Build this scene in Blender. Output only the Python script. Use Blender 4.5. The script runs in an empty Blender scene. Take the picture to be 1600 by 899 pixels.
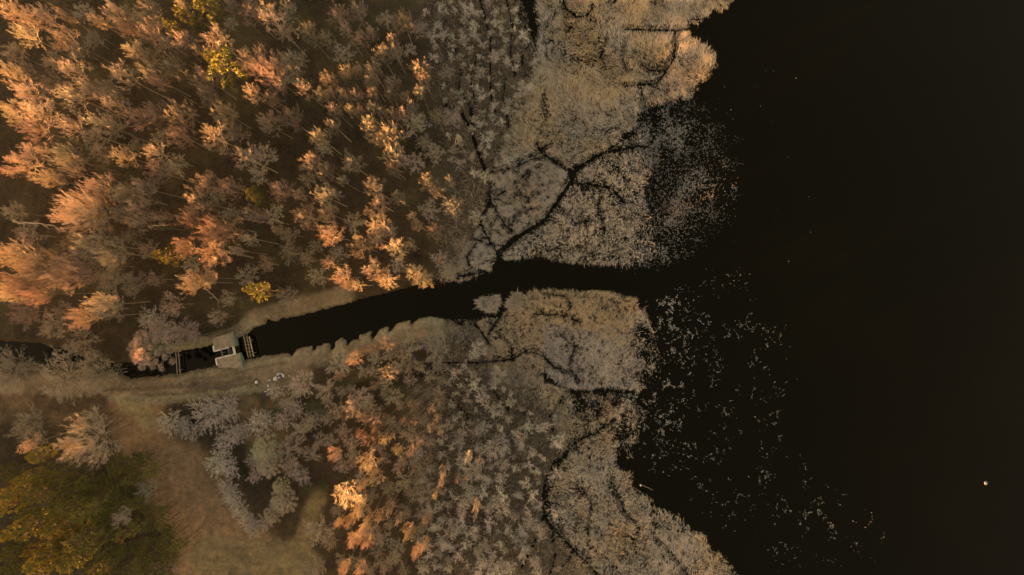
import bpy, math, random
import numpy as np
from mathutils import Vector

# ------------------------------------------------------------------ camera, sky, sun, exposure
scene = bpy.context.scene
C = scene.collection
CAM_H = 106.667                       # metres above the water, looking straight down
cam_data = bpy.data.cameras.new('camera')
cam_data.sensor_width = 36.0
cam_data.lens = 24.0
cam_data.clip_end = 6000.0
cam = bpy.data.objects.new('camera', cam_data)
cam.location = (0, 0, CAM_H)
cam.rotation_euler = (0, 0, 0)
C.objects.link(cam)
scene.camera = cam

SUN_EL = math.radians(6.5)
SUN_AZ = math.radians(25.0)           # sun stands low, left of the frame and a little towards its lower edge
TO_SUN = Vector((-math.cos(SUN_AZ) * math.cos(SUN_EL), -math.sin(SUN_AZ) * math.cos(SUN_EL), math.sin(SUN_EL)))
world = bpy.data.worlds.new('World')
scene.world = world
world.use_nodes = True
wn = world.node_tree
sky = wn.nodes.new('ShaderNodeTexSky')
sky.sky_type = 'NISHITA'
sky.sun_disc = False
sky.sun_elevation = SUN_EL
sky.sun_rotation = math.atan2(TO_SUN.x, TO_SUN.y)
sky.dust_density = 3.0
sky.ozone_density = 0.6
bg = wn.nodes['Background']
bg.inputs['Strength'].default_value = 0.05
wn.links.new(sky.outputs['Color'], bg.inputs['Color'])

sun_data = bpy.data.lights.new('sun', 'SUN')
sun_data.energy = 5.0
sun_data.angle = math.radians(0.53)
sun_data.color = (1.0, 0.60, 0.32)
sun = bpy.data.objects.new('sun', sun_data)
sun.rotation_euler = TO_SUN.to_track_quat('Z', 'Y').to_euler()
sun.location = (-90, -42, 60)
C.objects.link(sun)

vs = scene.view_settings
vs.view_transform = 'Standard'
vs.look = 'None'
vs.gamma = 1.0
vs.use_curve_mapping = False
vs.exposure = 4.1
vs.use_white_balance = True            # the photograph is balanced warm
vs.white_balance_temperature = 10500
vs.white_balance_tint = 22
scene.cycles.max_bounces = 4
scene.cycles.diffuse_bounces = 3
scene.cycles.filter_width = 1.5
scene.cycles.use_denoising = True
scene.cycles.sample_clamp_indirect = 1.0

RNG = np.random.default_rng(7)
random.seed(7)

# ------------------------------------------------------------------ helpers
def W(px, py, z=0.0):
    """a point of the photograph's grid (0.1 m per unit on the water) carried to height z"""
    k = 0.1 * (CAM_H - z) / CAM_H
    return ((px - 800.0) * k, (449.5 - py) * k, z)

def to_px(x, y, z=0.0):
    k = 0.1 * (CAM_H - z) / CAM_H
    return x / k + 800.0, 449.5 - y / k

_perm = np.random.default_rng(3).random((256, 256))
def vnoise(x, y, seed=0):
    x = np.asarray(x, float) + seed * 37.7; y = np.asarray(y, float) + seed * 17.3
    xi = np.floor(x).astype(int); yi = np.floor(y).astype(int)
    fx = x - xi; fy = y - yi
    fx = fx * fx * (3 - 2 * fx); fy = fy * fy * (3 - 2 * fy)
    a = _perm[xi % 256, yi % 256]; b = _perm[(xi + 1) % 256, yi % 256]
    c = _perm[xi % 256, (yi + 1) % 256]; d = _perm[(xi + 1) % 256, (yi + 1) % 256]
    return (a * (1 - fx) + b * fx) * (1 - fy) + (c * (1 - fx) + d * fx) * fy

def fbm(x, y, seed=0, oct=3):
    s = 0; a = 0.5; t = 0
    for i in range(oct):
        s = s + a * vnoise(x * 2 ** i, y * 2 ** i, seed + i * 5); t += a; a *= 0.5
    return s / t

def smooth(a, b, x):
    t = np.clip((x - a) / (b - a), 0, 1)
    return t * t * (3 - 2 * t)

def inside(poly, X, Y):
    P = np.asarray(poly, float); r = np.zeros(np.shape(X), bool)
    j = len(P) - 1
    for i in range(len(P)):
        x1, y1 = P[i]; x2, y2 = P[j]
        if y1 != y2:
            c = ((y1 > Y) != (y2 > Y)) & (X < (x2 - x1) * (Y - y1) / (y2 - y1) + x1)
            r ^= c
        j = i
    return r

def dist_line(pts, X, Y, closed=False):
    """distance to a polyline"""
    P = [tuple(p[:2]) for p in pts]
    if closed: P = P + [P[0]]
    best = np.full(np.shape(X), 1e9)
    for (x1, y1), (x2, y2) in zip(P[:-1], P[1:]):
        dx, dy = x2 - x1, y2 - y1
        t = np.clip(((X - x1) * dx + (Y - y1) * dy) / (dx * dx + dy * dy + 1e-9), 0, 1)
        d = np.hypot(X - x1 - t * dx, Y - y1 - t * dy)
        best = np.minimum(best, d)
    return best

def make_mesh(name, V, F, col=None, smooth_shade=False):
    V = np.ascontiguousarray(V, np.float32); F = np.ascontiguousarray(F, np.int32)
    me = bpy.data.meshes.new(name)
    k = F.shape[1]
    me.vertices.add(len(V)); me.vertices.foreach_set('co', V.ravel())
    me.loops.add(F.size); me.loops.foreach_set('vertex_index', F.ravel())
    me.polygons.add(len(F)); me.polygons.foreach_set('loop_start', np.arange(0, F.size, k, dtype=np.int32))
    if smooth_shade:
        me.polygons.foreach_set('use_smooth', np.ones(len(F), bool))
    me.update(calc_edges=True)
    if col is not None:
        a = me.color_attributes.new('Col', 'FLOAT_COLOR', 'POINT')
        cc = np.ones((len(V), 4), np.float32); cc[:, :3] = col
        a.data.foreach_set('color', cc.ravel())
    return me

def obj(name, me, mat=None, parent=None, loc=None):
    o = bpy.data.objects.new(name, me)
    C.objects.link(o)
    if mat is not None and me is not None and not me.materials:
        me.materials.append(mat)
    if parent is not None: o.parent = parent
    if loc is not None: o.location = loc
    return o

def tag(o, label=None, cat=None, group=None, kind=None):
    if label: o['label'] = label
    if cat: o['category'] = cat
    if group: o['group'] = group
    if kind: o['kind'] = kind
    return o

def empty(name, loc, rz=0.0):
    o = bpy.data.objects.new(name, None)
    o.location = loc; o.rotation_euler = (0, 0, rz)
    o.empty_display_size = 0.3
    C.objects.link(o)
    return o

class MB:
    """collects simple solids into one mesh"""
    def __init__(s): s.V = []; s.F = []; s.n = 0
    def add(s, V, F):
        s.V.append(np.asarray(V, float)); s.F += [[i + s.n for i in f] for f in F]; s.n += len(V)
    def prism(s, poly, z0, z1, bevel=0.0):
        n = len(poly); P = np.asarray(poly, float)
        a = 0.5 * np.sum(P[:, 0] * np.roll(P[:, 1], -1) - np.roll(P[:, 0], -1) * P[:, 1])
        if a < 0: P = P[::-1]
        c = P.mean(0); rings = [(P, z0)]
        if bevel > 0:
            Q = P + (c - P) / (np.linalg.norm(c - P, axis=1, keepdims=True)) * bevel
            rings += [(P, z1 - bevel), (Q, z1)]
        else: rings += [(P, z1)]
        V = np.vstack([np.c_[p, np.full(n, z)] for p, z in rings]); F = []
        for k in range(len(rings) - 1):
            for i in range(n):
                j = (i + 1) % n
                F.append([k * n + i, k * n + j, (k + 1) * n + j, (k + 1) * n + i])
        F.append(list(range((len(rings) - 1) * n, len(rings) * n))); F.append(list(range(n - 1, -1, -1)))
        s.add(V, F)
    def beam(s, a, b, w, h):
        a = Vector(a); b = Vector(b); d = (b - a).normalized()
        up = Vector((0, 0, 1)) if abs(d.z) < 0.9 else Vector((1, 0, 0))
        u = d.cross(up).normalized(); v = u.cross(d).normalized()
        V = []
        for p in (a, b):
            for su, sv in ((-1, -1), (1, -1), (1, 1), (-1, 1)):
                V.append(p + u * (su * w / 2) + v * (sv * h / 2))
        s.add(np.array(V), [[0, 1, 2, 3], [7, 6, 5, 4], [0, 4, 5, 1], [1, 5, 6, 2], [2, 6, 7, 3], [3, 7, 4, 0]])
    def build(s, name, mat, parent=None):
        V = np.vstack(s.V)
        me = bpy.data.meshes.new(name); me.from_pydata(V.tolist(), [], s.F); me.update()
        return obj(name, me, mat, parent)

# ------------------------------------------------------------------ materials
def new_mat(name):
    m = bpy.data.materials.new(name); m.use_nodes = True
    nt = m.node_tree; b = nt.nodes['Principled BSDF']
    return m, nt, b

def plain(name, rgb, rough=0.9, var=0.25, scale=3.0, spec=0.2, bump=0.0):
    m, nt, b = new_mat(name)
    tc = nt.nodes.new('ShaderNodeTexCoord'); n = nt.nodes.new('ShaderNodeTexNoise')
    n.inputs['Scale'].default_value = scale; n.inputs['Detail'].default_value = 6
    nt.links.new(tc.outputs['Object'], n.inputs['Vector'])
    r = nt.nodes.new('ShaderNodeValToRGB')
    r.color_ramp.elements[0].position = 0.3; r.color_ramp.elements[1].position = 0.7
    r.color_ramp.elements[0].color = (*[c * (1 - var) for c in rgb], 1)
    r.color_ramp.elements[1].color = (*[min(1, c * (1 + var)) for c in rgb], 1)
    nt.links.new(n.outputs['Fac'], r.inputs['Fac']); nt.links.new(r.outputs['Color'], b.inputs['Base Color'])
    b.inputs['Roughness'].default_value = rough; b.inputs['Specular IOR Level'].default_value = spec
    if bump:
        bp = nt.nodes.new('ShaderNodeBump'); bp.inputs['Strength'].default_value = bump; bp.inputs['Distance'].default_value = 0.05
        nt.links.new(n.outputs['Fac'], bp.inputs['Height']); nt.links.new(bp.outputs['Normal'], b.inputs['Normal'])
    return m

def twig_mat(name, rgb, var=0.22, hue=0.025):
    """bark and twigs; each tree its own tone"""
    m, nt, b = new_mat(name)
    oi = nt.nodes.new('ShaderNodeObjectInfo')
    hs = nt.nodes.new('ShaderNodeHueSaturation')
    hs.inputs['Color'].default_value = (*rgb, 1)
    mr = nt.nodes.new('ShaderNodeMapRange'); mr.inputs['To Min'].default_value = 1 - var; mr.inputs['To Max'].default_value = 1 + var
    nt.links.new(oi.outputs['Random'], mr.inputs['Value']); nt.links.new(mr.outputs['Result'], hs.inputs['Value'])
    m2 = nt.nodes.new('ShaderNodeMath'); m2.operation = 'MULTIPLY'; m2.inputs[1].default_value = 7.13
    m3 = nt.nodes.new('ShaderNodeMath'); m3.operation = 'FRACT'
    nt.links.new(oi.outputs['Random'], m2.inputs[0]); nt.links.new(m2.outputs[0], m3.inputs[0])
    mh = nt.nodes.new('ShaderNodeMapRange'); mh.inputs['To Min'].default_value = 0.5 - hue; mh.inputs['To Max'].default_value = 0.5 + hue
    nt.links.new(m3.outputs[0], mh.inputs['Value']); nt.links.new(mh.outputs['Result'], hs.inputs['Hue'])
    nt.links.new(hs.outputs['Color'], b.inputs['Base Color'])
    b.inputs['Roughness'].default_value = 0.9; b.inputs['Specular IOR Level'].default_value = 0.15
    return m

def attr_mat(name, rough=0.9, detail=0.0, scale=1.0, spec=0.15, bump=0.0):
    m, nt, b = new_mat(name)
    a = nt.nodes.new('ShaderNodeVertexColor'); a.layer_name = 'Col'
    out = a.outputs['Color']
    if detail:
        tc = nt.nodes.new('ShaderNodeTexCoord')
        n1 = nt.nodes.new('ShaderNodeTexNoise'); n1.inputs['Scale'].default_value = scale; n1.inputs['Detail'].default_value = 8; n1.inputs['Roughness'].default_value = 0.72
        nt.links.new(tc.outputs['Object'], n1.inputs['Vector'])
        n2 = nt.nodes.new('ShaderNodeTexNoise'); n2.inputs['Scale'].default_value = scale * 9; n2.inputs['Detail'].default_value = 4
        nt.links.new(tc.outputs['Object'], n2.inputs['Vector'])
        ad = nt.nodes.new('ShaderNodeMath'); ad.operation = 'ADD'
        nt.links.new(n1.outputs['Fac'], ad.inputs[0]); nt.links.new(n2.outputs['Fac'], ad.inputs[1])
        mr = nt.nodes.new('ShaderNodeMapRange'); mr.inputs['From Min'].default_value = 0.7; mr.inputs['From Max'].default_value = 1.3
        mr.inputs['To Min'].default_value = 1 - detail; mr.inputs['To Max'].default_value = 1 + detail
        nt.links.new(ad.outputs[0], mr.inputs['Value'])
        mx = nt.nodes.new('ShaderNodeMix'); mx.data_type = 'RGBA'; mx.blend_type = 'MULTIPLY'; mx.inputs['Factor'].default_value = 1
        nt.links.new(a.outputs['Color'], mx.inputs['A']); nt.links.new(mr.outputs['Result'], mx.inputs['B'])
        out = mx.outputs['Result']
        if bump:
            bp = nt.nodes.new('ShaderNodeBump'); bp.inputs['Strength'].default_value = bump; bp.inputs['Distance'].default_value = 0.12
            nt.links.new(ad.outputs[0], bp.inputs['Height']); nt.links.new(bp.outputs['Normal'], b.inputs['Normal'])
    nt.links.new(out, b.inputs['Base Color'])
    b.inputs['Roughness'].default_value = rough; b.inputs['Specular IOR Level'].default_value = spec
    return m

M = {}
M['ground'] = attr_mat('ground', 0.95, 0.55, 1.3, 0.1, 0.6)
M['reed'] = attr_mat('reed', 0.85)
M['litter'] = attr_mat('litter', 0.95)
M['grey_twig'] = twig_mat('grey_twig', (0.31, 0.245, 0.175))
M['brown_twig'] = twig_mat('brown_twig', (0.27, 0.20, 0.14))
M['red_twig'] = twig_mat('red_twig', (0.31, 0.20, 0.13), 0.12, 0.01)
M['pale_twig'] = twig_mat('pale_twig', (0.42, 0.355, 0.275))
M['shrub_twig'] = twig_mat('shrub_twig', (0.40, 0.325, 0.25))
M['willow_twig'] = twig_mat('willow_twig', (0.36, 0.31, 0.20), 0.1)
M['bark'] = twig_mat('bark', (0.19, 0.15, 0.10))
M['pine_bark'] = twig_mat('pine_bark', (0.10, 0.075, 0.045))
M['needle'] = twig_mat('needle', (0.15, 0.125, 0.034), 0.25, 0.012)
M['evergreen'] = twig_mat('evergreen', (0.085, 0.095, 0.04), 0.2, 0.02)
M['concrete'] = plain('concrete', (0.19, 0.15, 0.098), 0.9, 0.3, 2.5, 0.2, 0.4)
M['coping'] = plain('coping', (0.44, 0.40, 0.32), 0.8, 0.35, 5.0)
M['algae'] = plain('algae', (0.15, 0.20, 0.145), 0.7, 0.35, 4.0)
M['steel'] = plain('steel', (0.10, 0.09, 0.075), 0.6, 0.3, 6.0, 0.4)
M['timber'] = plain('timber', (0.15, 0.115, 0.07), 0.9, 0.35, 5.0)
M['deck'] = plain('deck', (0.42, 0.35, 0.25), 0.85, 0.2, 5.0)
M['stone'] = plain('stone', (0.52, 0.49, 0.46), 0.8, 0.2, 4.0, 0.3, 0.3)
M['darkstone'] = plain('darkstone', (0.07, 0.06, 0.05), 0.9, 0.3, 4.0)
M['log'] = plain('log', (0.27, 0.21, 0.14), 0.9, 0.3, 6.0)
M['float'] = plain('float', (0.03, 0.045, 0.065), 0.5, 0.08, 3.0, 0.4)

def water_mat():
    m, nt, b = new_mat('water')
    b.inputs['Specular Tint'].default_value = (1.0, 0.78, 0.44, 1)
    b.inputs['Specular IOR Level'].default_value = 0.3
    b.inputs['Roughness'].default_value = 0.06
    b.inputs['IOR'].default_value = 1.33
    tc = nt.nodes.new('ShaderNodeTexCoord'); n = nt.nodes.new('ShaderNodeTexNoise')
    n.inputs['Scale'].default_value = 0.9; n.inputs['Detail'].default_value = 5
    nt.links.new(tc.outputs['Object'], n.inputs['Vector'])
    mk = nt.nodes.new('ShaderNodeTexNoise'); mk.inputs['Scale'].default_value = 0.035; mk.inputs['Detail'].default_value = 5
    nt.links.new(tc.outputs['Object'], mk.inputs['Vector'])
    rp = nt.nodes.new('ShaderNodeValToRGB'); rp.color_ramp.elements[0].position = 0.38; rp.color_ramp.elements[1].position = 0.68
    rp.color_ramp.elements[0].color = (0.0003, 0.0002, 0.0001, 1); rp.color_ramp.elements[1].color = (0.0006, 0.0004, 0.0001, 1)
    nt.links.new(mk.outputs['Fac'], rp.inputs['Fac']); nt.links.new(rp.outputs['Color'], b.inputs['Base Color'])
    bp = nt.nodes.new('ShaderNodeBump'); bp.inputs['Strength'].default_value = 0.05; bp.inputs['Distance'].default_value = 0.05
    nt.links.new(n.outputs['Fac'], bp.inputs['Height']); nt.links.new(bp.outputs['Normal'], b.inputs['Normal'])
    return m
M['water'] = water_mat()

# ------------------------------------------------------------------ plan of the place (units of 0.1 m)
NORTH_BANK = [(-400, 520), (-60, 528), (20, 535), (60, 537), (100, 548), (140, 563), (185, 571), (230, 561), (275, 551), (332, 541),
              (370, 529), (385, 524), (394, 516), (400, 511), (412, 508), (418, 502), (430, 503), (445, 497), (470, 494), (500, 486), (520, 481), (545, 474), (560, 469),
              (600, 459), (640, 449), (670, 444), (700, 441), (722, 436), (745, 432), (766, 420), (772, 405), (790, 405), (800, 414), (850, 416), (900, 414), (960, 420), (1010, 425), (1040, 420)]
SOUTH_BANK = [(1040, 462), (1000, 462), (960, 452), (900, 449), (830, 453), (822, 468), (816, 487), (790, 490), (768, 497), (748, 499), (735, 492), (710, 492),
              (690, 494), (675, 493), (660, 495), (650, 499), (644, 507), (640, 500), (630, 502), (618, 506), (612, 514), (608, 516), (605, 509), (592, 515), (582, 528), (580, 517),
              (575, 518), (560, 524), (561, 529), (548, 531), (543, 540), (539, 531), (533, 527), (524, 533), (518, 546), (516, 535), (508, 535), (494, 541),
              (489, 549), (486, 541), (478, 541), (462, 546), (455, 556), (449, 551), (440, 552), (418, 556), (400, 559), (380, 562), (338, 571), (300, 579), (275, 584), (240, 587),
              (205, 591), (170, 580), (130, 578), (100, 572), (70, 569), (20, 562), (-60, 558), (-400, 560)]
CANAL = NORTH_BANK + SOUTH_BANK
LAND_N = [(-900, -700), (640, -700), (650, -60), (668, 60), (676, 160), (690, 240), (700, 330), (690, 400), (676, 440), (560, 500), (300, 560), (-900, 560)]
LAND_S = [(-900, 540), (200, 560), (460, 520), (660, 480), (700, 500), (690, 540), (640, 600), (620, 680), (640, 760), (650, 830), (660, 899), (690, 1400), (-900, 1400)]
MARSH = [(600, -700), (820, -700), (815, 0), (835, 60), (830, 150), (800, 235), (765, 268), (768, 330), (745, 390), (700, 440), (640, 450), (600, 300),
         (600, 100), (600, 0)]
MARSH_S = [(600, 560), (700, 500), (760, 500), (770, 560), (820, 570), (850, 620), (890, 640), (890, 700), (860, 740), (850, 790), (880, 850), (930, 899), (1000, 1400), (600, 1400)]
REED_GOLD = [(815, -700), (1330, -700), (1190, -150), (1150, -5), (1142, 14), (1105, 30), (1085, 40), (1092, 54), (1118, 80), (1125, 105), (1107, 128), (1088, 145),
             (1080, 160), (1050, 160), (1015, 165), (1000, 200), (950, 235), (905, 262), (885, 265), (850, 240), (800, 266), (765, 270), (800, 180), (830, 110), (835, 50)]
REED_LEFT = [(762, 268), (850, 238), (888, 268), (892, 288), (850, 345), (800, 370), (780, 398), (766, 422), (735, 436), (700, 442), (692, 420), (740, 372), (770, 320)]
REED_SPECK = [(895, 288), (905, 262), (950, 235), (1002, 205), (1022, 260), (1008, 300), (1022, 360), (1026, 395), (985, 416), (900, 411), (840, 403), (792, 407), (785, 397), (810, 370), (850, 348)]
REED_THIN = [(1015, 165), (1080, 165), (1140, 225), (1146, 290), (1120, 350), (1080, 380), (1030, 402), (1025, 360), (1008, 305), (1022, 260), (1002, 210)]
REED_WIDE = [(940, 130), (1085, 140), (1165, 215), (1172, 290), (1150, 350), (1100, 395), (1030, 430), (940, 430)]
REED_S4 = [(850, 600), (880, 596), (905, 612), (950, 606), (985, 612), (1012, 650), (1000, 690), (985, 730), (960, 690), (930, 665), (880, 660)]
REED_S1 = [(745, 503), (782, 495), (830, 456), (900, 452), (960, 456), (995, 470), (1003, 500), (985, 540), (930, 520), (850, 505), (850, 560), (850, 600), (890, 610),
           (770, 600), (755, 540)]
REED_S2 = [(850, 505), (930, 515), (1008, 480), (1024, 525), (1034, 560), (1036, 590), (1000, 612), (950, 604), (905, 610), (870, 600), (850, 570)]
REED_S3 = [(840, 590), (890, 606), (900, 645), (930, 652), (975, 625), (978, 650), (960, 665), (978, 690), (970, 720), (998, 760), (1030, 785), (1070, 808), (1105, 838), (1142, 880), (1165, 915),
           (1240, 1050), (1400, 1400), (880, 1400), (900, 899), (870, 850), (850, 800), (855, 750), (880, 710), (860, 660), (830, 620)]
ISLET_1 = [(742, 470), (760, 463), (782, 461), (784, 470), (776, 486), (760, 487), (748, 480)]
ISLET_2 = [(792, 478), (800, 463), (812, 457), (817, 466), (812, 484), (800, 488)]
LAKE_THIN = [(1040, 450), (1090, 405), (1180, 400), (1215, 470), (1250, 520), (1262, 620), (1250, 690), (1330, 750), (1460, 880), (1190, 930), (1150, 870), (1080, 800), (1010, 750),
             (985, 700), (985, 640), (1010, 600), (1020, 560), (1005, 480)]
LAKE_NEAR = [(1005, 465), (1070, 440), (1100, 520), (1090, 620), (1050, 720), (1020, 760), (985, 700), (970, 640), (900, 640), (900, 612), (1010, 595), (1020, 560)]

CHANNELS = [
    ([(780, 418), (778, 395), (795, 378), (822, 362), (850, 345), (872, 315), (895, 283)], 4.6),
    ([(895, 285), (893, 270), (870, 253), (850, 240), (840, 224)], 3.0), ([(895, 275), (915, 255), (945, 238), (985, 230), (1012, 228)], 3.0),
    ([(895, 286), (930, 290), (955, 293), (975, 315)], 2.8), ([(912, 288), (914, 302)], 2.0),
    ([(778, 395), (765, 375), (748, 345)], 2.6), ([(774, 384), (738, 372)], 1.6),
    ([(752, 337), (768, 317), (766, 285)], 2.2), ([(768, 317), (784, 340), (790, 352), (808, 366)], 1.5), ([(772, 308), (790, 298)], 1.2),
    ([(736, 170), (740, 215), (752, 250), (760, 270)], 4.0), ([(722, 178), (737, 205)], 2.5), ([(690, 160), (722, 178)], 2.0), ([(766, 60), (766, 130), (768, 160), (775, 180)], 2.0),
    ([(745, -20), (756, 20), (767, 60)], 1.8), ([(768, 146), (782, 145)], 1.6),
    ([(878, -20), (885, 12), (903, 25), (918, 24), (925, 12)], 2.2), ([(905, 27), (888, 45)], 1.4), ([(950, 62), (940, 88)], 1.6), ([(955, 6), (968, -4)], 2.6),
    ([(975, 45), (1030, 47), (1060, 47), (1100, 45)], 2.8), ([(1056, 48), (1056, 90), (1040, 112), (1028, 130), (1000, 132), (978, 135)], 2.0),
    ([(1005, 100), (1018, 108), (1040, 108)], 1.8), ([(1003, 137), (1010, 165)], 1.8), ([(852, 148), (856, 185)], 1.4), ([(848, 68), (864, 62)], 1.3),
    ([(760, 270), (800, 262), (838, 245)], 1.2),
    ([(732, 490), (750, 515), (764, 538)], 2.8), ([(782, 494), (772, 508), (764, 522)], 2.4),
    ([(640, 572), (700, 568), (760, 567), (800, 563), (818, 552), (832, 545)], 2.0), ([(820, 548), (850, 558), (868, 575), (895, 582), (906, 600)], 1.8),
    ([(838, 492), (886, 494), (893, 478), (886, 464), (860, 461)], 1.5), ([(890, 494), (906, 506)], 1.5),
    ([(958, 658), (935, 675), (905, 690), (890, 703), (885, 716), (865, 724), (855, 750), (848, 782), (851, 806), (862, 826), (887, 852), (915, 880), (940, 905)], 2.4),
    ([(1022, 838), (1040, 852), (1060, 878), (1078, 905)], 1.7), ([(690, 455), (720, 430), (760, 425)], 1.8), ([(850, 806), (840, 840), (815, 890)], 1.5),
    ([(640, 870), (700, 868), (740, 850)], 1.8), ([(640, 395), (670, 405), (690, 425)], 2.6), ([(862, 826), (868, 870), (860, 899)], 1.2),
]
CHANNELS += [(p, 1.15) for p in (
    [(790, -10), (800, 40), (798, 90), (805, 120)], [(830, 60), (815, 90), (820, 120)], [(700, 60), (720, 90), (718, 140), (735, 170)], [(745, 85), (735, 120), (742, 160)], [(790, 120), (786, 150), (795, 200)],
    [(860, 225), (842, 232)], [(800, 262), (815, 275), (830, 268)], [(808, 300), (825, 310), (840, 300)], [(940, 300), (935, 330), (945, 360)], [(880, 330), (900, 350), (925, 345)], [(870, 520), (900, 540), (890, 570)],
    [(780, 520), (800, 540), (798, 565)], [(900, 760), (925, 790), (920, 830)], [(870, 900), (900, 860)], [(960, 760), (975, 800), (1000, 830)], [(870, 20), (850, 50), (858, 90)], [(980, 60), (975, 95), (985, 110)],
    [(745, 380), (730, 400), (735, 420)], [(800, 350), (812, 330), (835, 325)], [(700, 620), (730, 650), (725, 690)], [(770, 610), (790, 640), (820, 645)], [(880, 620), (860, 650), (868, 690)])]
DITCHES = [([(560, 606), (600, 597), (640, 588), (690, 576)], 5.0), ([(372, 695), (376, 730), (392, 770), (408, 812)], 7.0)]

# a coarse raster of the heights of the ground
GX = np.arange(-900, 2404, 4.0); GY = np.arange(-700, 1404, 4.0)
PX, PY = np.meshgrid(GX, GY)
def blur(A, r):
    for ax in (0, 1):
        k = 2 * r + 1
        pad = [(0, 0), (0, 0)]; pad[ax] = (r + 1, r)
        c = np.cumsum(np.pad(A, pad, mode='edge'), axis=ax)
        A = (np.take(c, range(k, c.shape[ax]), axis=ax) - np.take(c, range(0, c.shape[ax] - k), axis=ax)) / k
    return A
def sample(A, X, Y):
    x = np.clip((X - GX[0]) / 4.0, 0, len(GX) - 1.001); y = np.clip((Y - GY[0]) / 4.0, 0, len(GY) - 1.001)
    xi = x.astype(int); yi = y.astype(int); fx = x - xi; fy = y - yi
    return (A[yi, xi] * (1 - fx) + A[yi, xi + 1] * fx) * (1 - fy) + (A[yi + 1, xi] * (1 - fx) + A[yi + 1, xi + 1] * fx) * fy
R_LAND = np.where(inside(LAND_N, PX, PY) | inside(LAND_S, PX, PY), 1.0, 0.0)
R_MARSH = np.where(inside(MARSH, PX, PY) | inside(MARSH_S, PX, PY), 1.0, 0.0)
HGT = np.full(PX.shape, -1.1)
reedy = np.zeros(PX.shape, bool)
for P in (REED_GOLD, REED_LEFT, REED_SPECK, REED_S1, REED_S2, REED_S3, ISLET_1, ISLET_2): reedy |= inside(P, PX, PY)
HGT[reedy] = -0.22
HGT[R_MARSH > 0] = 0.16
HGT[R_LAND > 0] = 0.9
HGT = blur(blur(HGT, 3), 2)
R_MARSH = blur(np.where(R_LAND > 0, 0, R_MARSH), 4)
R_LANDB = blur(R_LAND, 4)

def ground_h(X, Y, fine=True):
    z = sample(HGT, X, Y)
    z = z + (fbm(X / 60, Y / 60, 1) - 0.5) * 0.35 * np.clip(z + 0.1, 0, 1) + (fbm(X / 14, Y / 14, 2) - 0.5) * 0.12
    if fine:
        near = (Y > 380) & (Y < 640) & (X > -420) & (X < 1060)
        d = np.full(X.shape, 50.0)
        d[near] = dist_line(CANAL, X[near], Y[near], True)
        ins = np.zeros(X.shape, bool); ins[near] = inside(CANAL, X[near], Y[near])
        sd = np.where(ins, -d, d) + (fbm(X / 7, Y / 7, 9) - 0.5) * 3.0 + (fbm(X / 3, Y / 3, 19) - 0.5) * 5.0
        t = smooth(-5.0, 6.0, sd)
        z = np.where(near & (sd < 8), -0.9 + (z + 0.9) * t, z)
        for pts, w in CHANNELS:
            xs = [p[0] for p in pts]; ys = [p[1] for p in pts]
            bb = (X > min(xs) - 15) & (X < max(xs) + 15) & (Y > min(ys) - 15) & (Y < max(ys) + 15)
            if bb.any():
                dd = dist_line(pts, X[bb], Y[bb])
                z[bb] = z[bb] - 0.45 * (1 - smooth(w * 0.35, w * 1.05, dd))
        for pts, w in DITCHES:
            dd = dist_line(pts, X, Y)
            z = z - 0.75 * (1 - smooth(w * 0.4, w * 2.0, dd))
    return z

# colour of the soil, grass and litter themselves
STROKES = [  # (polyline, half width, softness, colour, amount)
    ([(-50, 632), (60, 630), (130, 625), (200, 655)], 26, 18, (0.105, 0.068, 0.036), 0.8),
    ([(215, 640), (235, 690), (262, 740), (290, 800), (310, 860), (330, 920)], 34, 22, (0.180, 0.108, 0.056), 0.95),
    ([(290, 740), (340, 790), (380, 850)], 40, 25, (0.172, 0.104, 0.055), 0.9),
    ([(330, 868), (400, 872), (470, 880), (420, 905)], 26, 16, (0.140, 0.104, 0.052), 0.95),
    ([(498, 775), (484, 815), (472, 850), (450, 880)], 11, 8, (0.145, 0.108, 0.052), 0.9),
    ([(380, 640), (420, 690), (440, 650)], 22, 16, (0.135, 0.088, 0.045), 0.8),
    ([(180, 600), (270, 600), (340, 590), (400, 572), (460, 558), (540, 538), (620, 515), (700, 498)], 20, 10, (0.19, 0.150, 0.09), 0.95),
    ([(620, 512), (700, 500)], 10, 6, (0.150, 0.120, 0.072), 0.6),
    ([(400, 556), (480, 546), (560, 526), (640, 503), (690, 496)], 9, 5, (0.215, 0.178, 0.11), 0.8),
    ([(270, 551), (330, 536), (372, 522)], 10, 5, (0.195, 0.152, 0.085), 0.9),
    ([(395, 502), (430, 490), (480, 476), (540, 462)], 12, 8, (0.170, 0.125, 0.070), 0.85),
    ([(380, 515), (395, 503)], 8, 6, (0.20, 0.155, 0.09), 0.9),
    ([(0, 600), (120, 600), (200, 602), (280, 606), (350, 602), (420, 590), (470, 590)], 13, 6, (0.175, 0.125, 0.075), 0.8),
    ([(170, 608), (250, 606), (330, 600), (395, 590)], 2.6, 2.0, (0.085, 0.060, 0.036), 0.75),
    ([(210, 616), (280, 617), (340, 609), (400, 598)], 2.4, 2.0, (0.090, 0.064, 0.038), 0.7),
    ([(300, 604), (335, 606), (368, 603)], 4.0, 3.0, (0.085, 0.062, 0.045), 0.8),
    ([(290, 594), (350, 587), (400, 576), (450, 565)], 1.6, 1.5, (0.105, 0.078, 0.045), 0.7),
    ([(180, 622), (260, 625), (340, 617), (410, 606), (440, 604)], 5, 3.5, (0.215, 0.180, 0.105), 0.8),
    ([(200, 632), (222, 640), (236, 660)], 10, 8, (0.170, 0.145, 0.070), 0.7),
    ([(430, 600), (470, 590)], 18, 10, (0.155, 0.112, 0.070), 0.6),
]
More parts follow.
